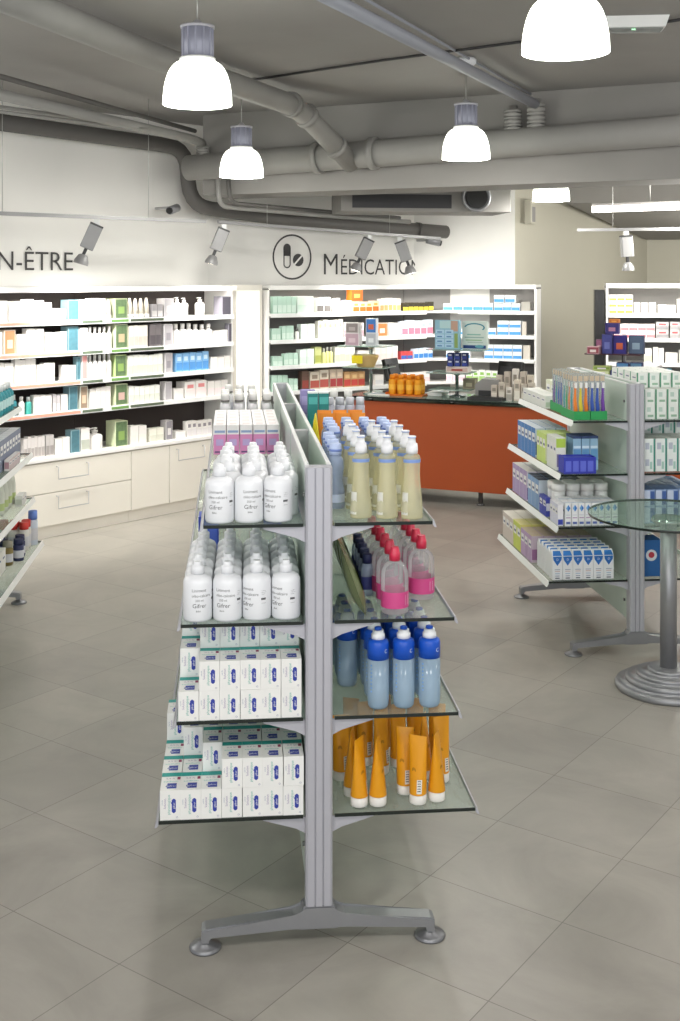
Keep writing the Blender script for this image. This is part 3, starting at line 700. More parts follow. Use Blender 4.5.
stock(MR, 1.155, MRN[2], [(446, 470, 351, 3, 'b', 'white and blue', *BB), (484, 522, 345, 4, 'b', 'white and blue', *BB, None, 2), (523, 530, 345, 1, 'b', 'pale beige', '#cfc8bd')], 'products on the ' + MRN[2])
stock(MR, .925, MRN[3], [(446, 465, 371, 3, 'b', 'pale pink', '#f0e4e6', '#e8c9d6'), (466, 498, 370, 5, 'b', 'white green-leaf', '#eef0ea', '#a9cf7f', '#8fbf5f'), (500, 526, 371, 3, 'b', 'white', W, '#dcd8d4')], 'products on the ' + MRN[3])
RN = ['top right-edge shelf', 'second right-edge shelf', 'third right-edge shelf', 'fourth right-edge shelf']
stock(RU, 1.61, RN[0], [(609, 633, 295, 3, 'b', 'white yellow-cornered', '#efe9e2', '#d9d23f', None, 3), (634, 640, 302, 1, 'b', 'white', W), (641, 648, 303, 1, 'b', 'low white', W), (649, 656, 302, 1, 'b', 'white', W), (658, 676, 305, 2, 'b', 'flat white', W, '#e6e2dc'), (677, 690, 299, 1, 'b', 'white lettered', W, '#cfcac4')], 'products on the ' + RN[0])
stock(RU, 1.385, RN[1], [(612, 655, 324, 5, 'b', 'white pink-banded', '#f2e4e2', '#e08084', None, 2), (656, 669, 322, 1, 'b', 'grey red-topped', '#c8c6c4', '#8e8c8e', '#d95c60', 2), (670, 690, 322, 2, 'b', 'grey red-topped', '#c8c6c4', '#a3a1a2', '#d95c60', 2)], 'products on the ' + RN[1])
stock(RU, 1.16, RN[2], [(644, 652, 348, 1, 'b', 'white yellow-dotted', W, '#e6e2b8'), (653, 664, 347, 2, 'b', 'white', W, '#e9e9ee'), (665, 678, 352, 1, 'b', 'low white', W), (679, 690, 350, 1, 'b', 'white', W)], 'products on the ' + RN[2])
stock(RU, .93, RN[3], [(667, 672, 368, 1, 'b', 'light blue', '#8fd0e4', '#58b4d4'), (673, 690, 372, 2, 'b', 'white green-banded', '#eef2ea', '#7ccf6a', None, 2)], 'products on the ' + RN[3])

# ================================================================== COUNTER
CL = Line((xat(351, 10.17), 10.17), (xat(800, 8.72), 8.72))
o = empty('sales_counter', 'long orange-fronted sales counter with glass top on short legs', 'counter', CL.pt(0), CL.rz)
m = MB(); m.box(0, CL.len, 0, .03, .13, .862, 'orange_lacquer', .003); part('front_panel', m, o)
m = MB(); m.box(0.02, CL.len, .031, .46, .14, .845, 'niche_grey'); part('cabinet_body', m, o)
m = MB(); m.box(-.03, CL.len+.05, -.05, .5, .892, .906, 'counter_glass'); part('glass_top', m, o)
m = MB(); m.box(-.0301, CL.len+.05, -.054, -.0501, .890, .907, 'glass_edge'); part('glass_edge', m, o)
for t in (.3, 1.15, 2.1, 3.0):
    m = MB(); m.lathe([(.035, 0), (.035, .012), (.02, .014), (.02, .12)], 'steel', 14, c=(t, .12, 0)); part('leg', m, o)
for t in (.15, .9, 1.7, 2.5, 3.3):
    m = MB(); m.lathe([(.022, .851), (.022, .891)], 'chrome', 12, c=(t, .1, 0)); part('glass_spacer', m, o)
CT = .907
def ct(px, ins): t = CL.s_at(px, ins); return CL.pt(t, ins, CT)
def till(px, ins, rz, label):
    o = empty('till_screen', label, 'screen', ct(px, ins), rz)
    m = MB(); m.box(-.07, .07, -.06, .06, 0, .014, 'black', .004); part('base', m, o)
    m = MB(); m.box(-.018, .018, -.02, .02, .0145, .13, 'black', .004); part('stand', m, o)
    T = Matrix.Translation((0, -.02, .11)) @ Matrix.Rotation(R(-14), 4, 'X')
    m = MB(); m.box(-.12, .12, -.018, .018, 0, .2, 'black', .006, T); part('monitor', m, o)
    m = MB(); m.box(-.09, .09, -.03, -.019, .04, .15, 'dark', .004, T); part('rear_cover', m, o)
till(392, .36, R(58), 'black till screen turned sideways behind the orange counter bottles')
till(510, .4, R(-38), 'black till screen seen from behind at the counter middle')
# card terminals / printer
o = empty('label_printer', 'grey rounded printer on the counter left of the right screen', 'printer', ct(490, .26), R(-20))
m = MB(); m.prism([(-.11,0),(.11,0),(.12,.09),(.095,.16),(-.05,.17),(-.11,.12)], -.09, .09, 'niche_grey', 'y'); part('body', m, o)
m = MB(); m.box(-.08, .05, -.094, -.0895, .02, .07, 'dark'); part('paper_slot', m, o)
o = empty('keyboard', 'dark keyboard lying on the counter glass before the printer', 'keyboard', ct(487, .06), CL.rz)
m = MB(); m.prism([(-.08,0),(.08,0),(.08,.016),(-.08,.03)], -.15, .15, 'dark', 'x'); part('body', m, o)
m = MB(); m.box(-.14, .14, -.05, .05, .0265, .03, 'black'); part('keys', m, o)
single('paper_tray', (lambda m: (m.prism([(-.06,0),(.06,0),(.075,.03),(-.075,.03)], -.1, .1, 'rail_white', 'y'), m)[-1])(MB()), 'shallow pale tray on the counter glass left of first pole', 'tray', ct(438, .3), CL.rz)
single('document', (lambda m: (m.box(-.1,.1,-.07,.07,0,.012,'shelf_white',.002), m.box(-.08,.06,-.05,.05,.012,.013,'#b9c2cf'), m)[-1])(MB()), 'white leaflet pile lying on the counter left of orange bottles', 'leaflet', ct(381, .12), CL.rz)
# poles with plates
def pole_stand(px, ins, top, plates, label):
    b = ct(px, ins); o = empty('display_pole', label, 'display stand', b, CL.rz)
    m = MB(); m.lathe([(.07, 0), (.07, .008), (.03, .014), (.016, .02), (.016, top - CT)], 'chrome', 16); part('pole', m, o)
    for (z, x0, x1) in plates:
        m = MB(); m.box(x0, x1, -.2, .1, z - CT - .008, z - CT, 'counter_glass', .002); part('plate', m, o)
        m = MB(); m.lathe([(.03, z-CT-.03), (.03, z-CT-.009)], 'chrome', 14); part('clamp', m, o)
    return b
Yp = ct(371, .2).y
zz = lambda py, Y: zat(py, Y)
b1 = pole_stand(371, .2, zz(318, Yp), [(zz(366, Yp), -.2, .2), (zz(345, Yp), -.24, .2)], 'chrome display pole with two glass plates at left counter end')
Yq = ct(457, .25).y
b2 = pole_stand(457, .25, zz(338, Yq), [(zz(388, Yq), -.2, .16), (zz(371.5, Yq), -.22, .15), (zz(348.5, Yq), -.22, .28)], 'chrome display pole with three plates at the counter middle')
def on_plate(px, b, z, w, h, d, kind, c1, c2, c3, name, label, cat, dy=-.06, grp=None):
    Y = b.y - .11; p = Vector((xat(px, Y), Y, z + .001)); return single(name, prod_mesh(kind, w, h, d, c1, c2, c3), label, cat, p, CL.rz, grp)
z = zz(345, Yp)
on_plate(352, b1, z, .13, .11, .08, 'p', '#d8cfd2', '#c3a4b2', '#d9c3cc', 'display_carton', 'mauve picture carton on upper plate left of first pole', 'carton')
single('display_carton', prod_mesh('p', .12, .09, .08, '#cfccc8', '#8d8583', '#b5acaa'), 'grey picture carton stacked on the mauve carton, first pole', 'carton', Vector((xat(352, b1.y-.11), b1.y-.11, z+.112)), CL.rz)
on_plate(371, b1, z, .1, .11, .06, 'p', '#d0d2d6', '#b9bcc2', '#e2e4e6', 'display_carton', 'silver carton under blue picture card on first pole plate', 'carton')
single('picture_card', prod_mesh('p', .1, .13, .05, '#d9dde4', '#3a78bf', '#c9623f'), 'blue picture card standing on silver carton at first pole', 'card', Vector((xat(371, b1.y-.11), b1.y-.11, z+.112)), CL.rz)
# wicker basket with yellow card on the lower plate
z = zz(366, Yp); Y = b1.y - .11
o = empty('wicker_basket', 'small wicker basket with yellow card on first pole lower plate', 'basket', (xat(366, Y), Y, z+.001), CL.rz)
m = MB(); pr = [(.075, 0)]
for k in range(7): pr += [(.079+.006*k, .004+.014*k), (.083+.006*k, .011+.014*k)]
m.lathe(pr + [(.115, .108), (.105, .108), (.07, .01)], '#b99c66', 18, sy=.7, cap=False); part('basket', m, o)
m = MB(); m.box(-.1, .0, -.088, -.082, .035, .105, '#e8d418'); part('price_card', m, o, 'yellow price card')
m = MB(); m.lathe([(.105, .07), (.08, .1), (.03, .115)], '#c9b88f', 14, sy=.65); part('contents', m, o)
# navy packs, cartons and pictures of the second pole
z = zz(371.5, Yq); Yb = b2.y - .11
for i in range(3):
    for q in range(2):
        single('carton', prod_mesh('b', .048, .058, .05, '#1d2a66', '#2b3f92', '#c9cdd8'), ('left', 'middle', 'right')[i] + ' navy pack on second pole plate, ' + ('lower', 'upper')[q] + ' layer', 'carton', Vector((xat(450 + i*7.2, Yb), Yb, z+.052+q*.059)), CL.rz, 'navy packs on second pole')
single('carton_tray', prod_mesh('p', .2, .05, .09, '#e6dcd6', '#c9b1a8', '#a44a44'), 'pale card tray under the navy packs on second pole', 'tray', Vector((xat(457, Yb), Yb, z+.001)), CL.rz)
on_plate(475, b2, z, .12, .1, .07, 'p', '#8f8a74', '#6f6a58', '#a59f86', 'display_carton', 'olive brown carton right of navy packs at second pole', 'carton') if False else None
z = zz(348.5, Yq)
def show_card(px, w, h, base, label, draw):
    m = MB(); m.box(-w/2, w/2, 0, .05, 0, h, base); draw(m, w, h)
    single('picture_card', m, label, 'card', Vector((xat(px, Yb), Yb, z+.001)), CL.rz)
def d1(m, w, h):
    y = -.0008
    m.quad((-w*.3, y, h*.72), (w*.45, 0, 0), (0, 0, h*.26), '#a9c9cc'); m.quad((w*.16, y, h*.62), (w*.28, 0, 0), (0, 0, h*.36), '#b08f7c'); m.quad((w*.3, y-.0004, h*.05), (w*.14, 0, 0), (0, 0, h*.5), '#7f9a55')
    for i in range(2):
        for k in range(4):
            m.quad((-w*.46 + w*.38*i, y-.0004, h*(.06+.16*k)), (w*.34, 0, 0), (0, 0, h*.13), '#a5c6dc'); m.quad((-w*.4 + w*.38*i, y-.0008, h*(.09+.16*k)), (w*.2, 0, 0), (0, 0, h*.04), '#3f6f9f')
def d2(m, w, h):
    y = -.0008
    n = 20; P = []
    for j in range(n+1):
        a = -.6 + 3.6*j/n; P += [(w*.42*math.cos(a), y, h*.78+h*.16*math.sin(a)), (w*.36*math.cos(a), y, h*.78+h*.115*math.sin(a))]
    m.add(P, [(2*j, 2*j+2, 2*j+3, 2*j+1) for j in range(n)], '#2f7f8f')
    m.quad((-w*.46, y, h*.02), (w*.92, 0, 0), (0, 0, h*.12), '#1d3f78'); m.lathe([(w*.18, 0), (w*.18, .001)], '#5f9fae', 20, sy=.35, T=Matrix.Translation((w*.2, y-.0004, h*.1)) @ Matrix.Rotation(R(90), 4, 'X'))
    for q, (x0, x1, zz_) in enumerate(((-.3, .25, .5), (-.4, .38, .4), (-.36, .3, .3), (-.28, .34, .22))): m.quad((w*x0, y, h*zz_), (w*(x1-x0), 0, 0), (0, 0, h*.045), ('#7fae9f', '#8fa9a0', '#8fae8a', '#a3b5ac')[q])
show_card(447, .22, .25, '#86b0c2', 'large blue picture display card on top plate, second pole', d1)
show_card(474.5, .22, .24, '#c6d2cb', 'large pale green display card right of the blue one', d2)
z = zz(388, Yq)
on_plate(469, b2, z, .11, .09, .08, 'p', '#8f8a74', '#6f6a58', '#a59f86', 'display_carton', 'olive brown carton on lowest plate right of second pole', 'carton')
# orange bottles on their orange tray
p = ct(407, .16); single('display_tray', (lambda m: (m.box(-.17,.17,-.09,.09,0,.014,'#d9741a',.003), m.box(-.17,-.165,-.09,.09,.014,.03,'#d9741a'), m)[-1])(MB()), 'flat orange tray under orange bottles on the counter', 'tray', p, CL.rz)
bm_ = Proto('sun_bottle', 'bottle', [('body', (lambda m: (m.lathe([(.03,0),(.032,.01),(.034,.1),(.031,.13)], '#ea9a0f', 14), m.lathe([(.0345,.04),(.0345,.085)], '#f3b53a', 14, cap=False), m)[-1])(MB())), ('cap', (lambda m: (m.lathe([(.025,.1305),(.025,.165),(.021,.17)], '#e2860c', 14), m)[-1])(MB()))])
for r in range(2):
    for i in range(4):
        T = Matrix.Rotation(CL.rz, 4, 'Z'); q = Vector(p) + T @ Vector((-.12 + .08*i, -.045 + .08*r, .015))
        bm_.put(q, CL.rz, f"orange bottle on counter tray, {('front','back')[r]} row, {ORD[i]} from left", 'orange bottles on the counter')
# small cartons to the right of the counter
k = 0
for row, (ins, items) in enumerate(((.08, [(494, 24), (501.5, 29), (509, 21), (517, 34), (524, 27), (531, 30), (538, 23)]), (.2, [(499, 38), (507, 44), (515, 49), (523, 45), (530, 40)]))):
    for px, hp in items:
        k += 1; q = ct(px, ins); h = hp / F * q.y * .62
        cc = random.choice([('#cfc4b4', '#e4ddd2'), ('#bdb3a6', '#d8d0c4'), ('#d8d3cb', '#a9a49c')])
        single('carton', prod_mesh('b', .05, h, .05, cc[0], cc[1], '#8d857a'), f"beige carton on counter right of screen, {('front','back')[row]} row, {ORD[items.index((px,hp))]} from left", 'carton', q, CL.rz, 'beige cartons on the counter')

# purple carousel of boxes on the counter at the right
o_c = ct(622, .3); Yc = o_c.y
o = empty('display_pole', 'dark display pole with three trays at the right counter part', 'display stand', o_c, CL.rz)
ztr = [zz(377, Yc), zz(353, Yc)]
m = MB(); m.lathe([(.08, 0), (.08, .01), (.02, .02), (.018, zz(335, Yc)-CT)], 'dark', 14, c=(0, .1, 0)); part('pole', m, o)
for zt, x0, x1 in ((ztr[0], -.3, .19), (ztr[1], -.28, .17)):
    m = MB(); m.box(x0, x1, -.16, .14, zt-CT-.01, zt-CT, '#4a2630', .002); part('tray', m, o)
T = Matrix.Rotation(CL.rz, 4, 'Z')
def cz(px, z, w, h, d, c1, c2, c3, label, kind='p', y=-.12):
    Y = Yc + y; single('display_carton', prod_mesh(kind, w, h, d, c1, c2, c3), label, 'carton', Vector((xat(px, Y), Y, z+.001)), CL.rz, 'cartons on the dark display pole')
cz(593, ztr[1], .1, .06, .1, '#b58f96', '#8e3f4c', '#e0d6d2', 'red and grey carton at left end of upper dark tray', y=-.14)
cz(607, ztr[1], .085, .16, .08, '#34356f', '#3a3f86', '#6a72b5', 'slate blue carton on upper dark tray behind the red one', y=-.12)
cz(619.5, ztr[1], .105, .15, .08, '#2a1f6f', '#241a78', '#c65c3a', 'deep purple carton on upper dark tray with orange stripe', y=-.13)
cz(612, ztr[1]+.162, .11, .09, .06, '#3a2f78', '#2c2470', '#b07a96', 'purple carton stacked on slate blue carton', y=-.11)
cz(614, ztr[1]+.253, .08, .03, .06, '#d9822f', '#c9702a', '#e8a24a', 'small orange carton on top of the purple boxes', y=-.11)
cz(599, ztr[1], .05, .11, .05, '#7c4a6a', '#9a5f7f', '#d0b0bc', 'small mauve carton behind the red and grey carton', y=-.02)
cz(636, ztr[1], .12, .15, .08, '#3a4a6a', '#51647f', '#8fa6b9', 'dark blue picture carton at right end of upper dark tray', y=-.13)
for q in range(3):
    cz(600 + q*.8, ztr[0] + q*.034, .14, .033, .1, ('#8a6fa8', '#9aa860', '#b6c27a')[q], ('#c9b0d6', '#d8dfae', '#7f9a45')[q], '#e6e2e6', ('lowest', 'middle', 'top')[q] + ' flat carton of purple and green pile on lower tray', y=-.15)
for i in range(2):
    cz(622.5 + i*13.5, ztr[0]+.002, .1, .125, .08, '#27305f', ('#4a7fb0', '#5a86a8')[i], '#cfd8e0', ('left', 'right')[i] + ' navy carton with pale blue picture on lower dark tray', y=-.13)
cz(613, ztr[0], .045, .07, .06, '#3b3f7d', '#5a5f9d', '#a9b0d6', 'small blue carton between the pile and navy cartons', y=-.16)

# brown and white cartons right of the carousel
for i, (px, hp, c1, c2, lab) in enumerate(((643, 27, '#6a2a20', '#7d3427', 'dark brown upright carton right of dark display pole'), (652, 32, '#cfc2ae', '#8d4a3a', 'cream and brown upright carton right of dark display pole'))):
    q = ct(px, .06); single('carton', prod_mesh('b', .07, hp/F*q.y, .07, c1, c2, '#d8c8b0'), lab, 'carton', q, CL.rz)
till(663, .36, R(74), 'black till screen edge-on at far right of the counter')

# ================================================================== GONDOLAS
TH = R(5.365); CA = Vector((-math.sin(TH), math.cos(TH))); CC = Vector((math.cos(TH), math.sin(TH)))
GZ = [1.232, .947, .667, .383]; GD = [.335, .40, .412, .463]      # shelf tops and depths
PW = .037                                                        # half width of the core
class Gondola:
    def __init__(s, origin, n, bay, label, rail, lead, rail_h, thick=.010, zs=GZ):
        s.zs = zs
        s.o = Vector(origin); s.n, s.bay = n, bay; L = n*bay; s.L = L
        o = empty('gondola', label, 'shelving', (s.o.x, s.o.y, 0), TH, 'free-standing glass gondolas'); s.obj = o
        for y in (0, L):                                         # end posts: extrusion with grooves
            f = -1 if y == 0 else 1; m = MB()
            prof = [(-PW-.002, .026), (-PW-.002, -.024), (-PW+.004, -.03), (-.014, -.03), (-.014, -.024), (-.009, -.024), (-.009, -.03), (.009, -.03), (.009, -.024), (.014, -.024), (.014, -.03), (PW-.004, -.03), (PW+.002, -.024), (PW+.002, .026)]
            m.prism([(x, y - f*yy*-1) if f == 1 else (x, y + yy) for x, yy in prof] if f == -1 else [(x, y - yy) for x, yy in prof], .119, 1.395, 'alu_light', 'z'); part('post', m, o)
        for i in range(1, n):
            m = MB(); m.box(-PW+.009, PW-.009, i*bay-.02, i*bay+.02, .17, 1.385, 'alu', .002); part('post', m, o)
        for sx in (-1, 1):
            for i in range(n):
                y0, y1 = i*bay + .027, (i+1)*bay - .027
                m = MB(); x0, x1 = sorted((sx*(PW-.008), sx*(PW+.0)))
                m.box(x0, x1, y0, y1, .17, 1.39, 'frosted', .0015); part('side_panel', m, o)
            m = MB(); x0, x1 = sorted((sx*(PW-.010), sx*(PW+.002)))
            m.box(x0, x1, .027, L-.027, 1.3905, 1.398, 'rail_white', .001); part('top_trim', m, o)
            m = MB()
            for (y, z) in ((.06, 1.3), (.06, .26), (L-.06, 1.3)):
                m.tube([(sx*PW, y, z), (sx*(PW+.006), y, z)], .007, 'screw', 10)
            part('fixing_screw', m, o)
        m = MB(); m.box(-PW+.009, PW-.009, .03, L-.03, 1.25, 1.258, 'channel'); part('channel_floor', m, o)
        for y, f in ((0, 1), (L, -1)):                           # T shaped cast feet with round pads
            m = MB(); rr = .33
            prof = [(-.05, .100), (-.075, .090), (-rr, .066), (-rr-.011, .060), (-rr-.011, .024), (-rr+.011, .024), (-rr+.013, .046), (-.085, .060), (-.05, .050), (.05, .050), (.085, .060), (rr-.013, .046), (rr-.011, .024), (rr+.011, .024), (rr+.011, .060), (rr, .066), (.075, .090), (.05, .100), (.044, .118), (-.044, .118)]
            bm = bmesh.new(); n_ = len(prof)
            a = [bm.verts.new((x, y-.028, z)) for x, z in prof]; b = [bm.verts.new((x, y+.028, z)) for x, z in prof]
            bm.faces.new(a); bm.faces.new(b[::-1])
            for k in range(n_): bm.faces.new((a[k], b[k], b[(k+1) % n_], a[(k+1) % n_]))
            bmesh.ops.bevel(bm, geom=[e for e in bm.edges if abs(e.verts[0].co.y - e.verts[1].co.y) < .001], offset=.005, segments=2, affect='EDGES', clamp_overlap=True)
            bmesh.ops.triangulate(bm, faces=[f_ for f_ in bm.faces if len(f_.verts) > 4])
            m.add([v.co[:] for v in bm.verts], [[v.index for v in (bm.verts.index_update() or f_.verts)] for f_ in bm.faces], 'alu_cast'); bm.free()
            ft = part('foot', m, o)
            for sx in (-1, 1):
                m = MB(); m.lathe([(.046, 0), (.047, .005), (.040, .011), (.012, .022), (.012, .0235)], 'pad_grey', 24, c=(sx*rr, y, 0)); part('foot_pad', m, ft)
        for sx in (-1, 1):
            for z, d in zip(zs, GD):
                s.shelf(o, sx, z, d, lead, L - lead, rail, rail_h, thick)
    def shelf(s, o, sx, z, d, y0, y1, rail, rh, th):
        x0, x1 = sorted((sx*(PW+.009), sx*d)); m = MB()
        m.box(x0, x1, y0, y1, z-th, z, 'shelf_glass', 0); m.box(x0, x1, y0-.0015, y0-.0002, z-th, z, 'glass_edge'); m.box(x0, x1, y1+.0002, y1+.0015, z-th, z, 'glass_edge')
        sh = part('shelf', m, o)
        m = MB(); g = .001
        prof = [(d+g, z+.004), (d+g+.003, z+.004), (d+g+.003+rh*.35, z+.004-rh), (d+g+rh*.35-.002, z+.004-rh), (d+g, z-th-.002)]
        m.prism([(sx*x, zz_) for x, zz_ in prof], y0-.004, y1+.004, rail, 'y'); part('price_rail', m, sh)
        for y in (y0+.012, (y0+y1)/2, y1-.015):
            if abs(y-(y0+y1)/2) < .01 and s.n == 1: continue
            m = MB(); L = .125
            m.prism([(sx*(PW+.0025), z-th-.001), (sx*(PW+L), z-th-.001), (sx*(PW+L), z-th-.007), (sx*(PW+.03), z-th-.034), (sx*(PW+.0025), z-th-.048)], y-.002, y+.002, 'alu_light', 'y'); part('bracket', m, sh)
    def p(s, v, u, z): q = s.o + CA*u + CC*v; return Vector((q.x, q.y, z))
    def vu(s, px, Y):
        q = Vector((xat(px, Y), Y)) - s.o; return q.dot(CC), q.dot(CA)
    def at_base(s, px, py, z): return s.vu(px, yf(py, z))
GZB = [1.206, .932, .661, .383]; GZC = [1.174, .894, .629, .366]
GA = Gondola((xat(318.5, 3.375), 3.375), 3, .885, 'near silver gondola with four glass shelves each side, stocked', 'alu_light', -.02, .022)
GB = Gondola((xat(635.5, 5.97), 5.97), 1, 1.07, 'right gondola with thick white price rails behind the round table', 'rail_white', -.01, .03, zs=GZB)
gC = Vector((xat(19, 6.88), 6.88)) - CC*.33 - CA*2.14
GC = Gondola(gC, 2, 1.07, 'left gondola cut by the picture edge, shelf ends showing', 'rail_white', -.01, .03, zs=GZC)

# ------------------------------------------------------------------ near gondola products
def rot_carton(w, d, h): return MB()
# liniment bottle
def liniment(vr):
    m = MB(); r = .0425
    m.lathe([(r*.93, 0), (r, .006), (r, .108), (r*.97, .116), (r*.86, .124), (r*.62, .130), (r*.42, .133)], 'lotion_white', 28)
    for txt, ang, z, sz in (('Liniment', -.85, .088, .0125), ('oléo-calcaire', -.85, .073, .0115), ('250 ml', -.6, .060, .009), ('Gifrer', -.8, .042, .017), ('Bébé', -.55, .030, .007)):
        m.text_cyl(txt, r*1.004, ang + vr, z, sz, 'ink')
    for z, L in ((.086, 6), (.081, 7), (.076, 5), (.05, 6)):
        m.text_cyl('mmmmmmmm'[:L], r*1.004, .75 + vr, z, .003, 'ink')
    for k in range(5):
        a = .72 + vr + k*.07; s = r*1.004
        m.add([(s*math.sin(a), -s*math.cos(a), .060), (s*math.sin(a+.06), -s*math.cos(a+.06), .060), (s*math.sin(a+.06), -s*math.cos(a+.06), .066), (s*math.sin(a), -s*math.cos(a), .066)], [(0,1,2,3)], 'ink')
    c = MB(); c.lathe([(r*.45, .1335), (r*.45, .154), (r*.42, .156), (r*.30, .157), (r*.28, .166), (r*.24, .168)], 'cap_white', 24)
    return [('body', m), ('cap', c)]
_lin = 0
LIN = [Proto('lotion_bottle', 'bottle', liniment(a)) for a in (0, .5, -.45)]
z1 = GZ[0] + .0006
sh_names = ['top left shelf', 'second left shelf', 'third left shelf', 'lowest left shelf']
for r in range(6):
    cols = [(-.289, 0), (-.203, 1), (-.117, 2)] if r == 0 else [(-.272 + .008*(r % 2), 1), (-.183, 0), (-.095, 2)]
    for i, (v, k) in enumerate(cols):
        u = .035 + .0865*r + random.uniform(-.002, .002)
        LIN[k if r == 0 else random.randrange(3)].put(GA.p(v, u, z1), TH + random.uniform(-.1, .1), f"white lotion bottle, near gondola top left shelf, {ROW[r]}, {ORD[i]} from left", 'lotion bottles on the top left shelf')
for r in range(6):
    for i, (v, k) in enumerate([(-.353, 1), (-.266, 0), (-.18, 2), (-.094, 2)]):
        if r: v += .0014*r
        u = .035 + .088*r + (.0 if i != 1 or r else -.006) + random.uniform(-.0015, .0015)
        LIN[k if r == 0 else random.randrange(3)].put(GA.p(v, u, GZ[1]+.0006), TH + random.uniform(-.08, .08), f"white lotion bottle, near gondola second left shelf, {ROW[r]}, {ORD[i]} from left", 'lotion bottles on the second left shelf')
# pink and white cartons
def pink_carton(h):
    m = MB(); w, d = .05, .105
    m.box(-w/2, w/2, -d/2, d/2, 0, h*.68, '#d583b5', keys={'f': '#d98cbe'}); m.box(-w/2, w/2, -d/2, d/2, h*.68+.0002, h, '#e9e6e6')
    m.quad((-w*.42, -d/2-.0005, h*.74), (w*.84, 0, 0), (0, 0, h*.08), '#8ea4c8'); m.quad((-w*.3, -d/2-.0005, h*.3), (w*.6, 0, 0), (0, 0, h*.22), '#bfa9d8'); m.quad((-w*.4, -d/2-.0005, h*.06), (w*.8, 0, 0), (0, 0, h*.05), '#5f4a78')
    m.quad((-w*.3, -d*.3, h+.0004), (w*.6, 0, 0), (0, d*.5, 0), '#d9d0cf')
    return m
PC = Proto('pink_carton', 'carton', [(None, pink_carton(.118))])
for r in range(5):
    for i in range(5):
        PC.put(GA.p(-.302 + .0535*i, 1.36 + .108*r, z1), TH, f"pink and white carton, near gondola top left shelf, {ROW[r]}, {ORD[i]} from left", 'pink cartons on the top left shelf')
sp = MB(); sp.lathe([(.024,0),(.025,.01),(.025,.1),(.02,.118),(.014,.122)], '#d4d4d6', 16); sp.lathe([(.0252,.03),(.0252,.08)], '#bfc0ca', 16, cap=False)
sc_ = MB(); sc_.lathe([(.019,.1225),(.02,.16),(.017,.168)], '#e0dfdc', 16); sc_.lathe([(.0205,.128),(.0205,.136)], '#6f6d68', 16)
SPR = Proto('spray_bottle', 'bottle', [('body', sp), ('cap', sc_)])
for r in range(3):
    for i in range(4):
        SPR.put(GA.p(-.285 + .066*i, 2.1 + .09*r, z1), TH, f"silver white-capped spray bottle, top left shelf far end, {ROW[r]}, {ORD[i]} from left", 'spray bottles at the far end')
for i in range(3):
    SPR.put(GA.p(-.27 + .058*i, 2.53, z1), TH, f"spray bottle, last row at gondola's far end, top left shelf, {ORD[i]} from left", 'spray bottles at the far end')
PC2 = Proto('pink_carton', 'carton', [(None, pink_carton(.15))])
for r in range(2):
    for i in range(5):
        PC2.put(GA.p(-.33 + .065*i, 1.5 + .12*r, GZ[1]+.0006), TH, f"tall pink carton, far part of second left shelf, {ROW[r]}, {ORD[i]} from left", 'pink cartons on the second left shelf')
m = MB(); m.box(-.035,.035,-.05,.05,0,.16,'#2b47b0'); m.quad((-.03,-.0505,.02),(.06,0,0),(0,0,.1),'#4a66c8')
BC = Proto('blue_carton', 'carton', [(None, m)])
for i in range(2): BC.put(GA.p((-.335, -.09)[i], (.75, 1.3)[i], GZ[1]+.0006), TH, ('blue carton at outer edge of second left shelf', 'blue carton near the panel on second left shelf')[i], 'blue cartons on the second left shelf')
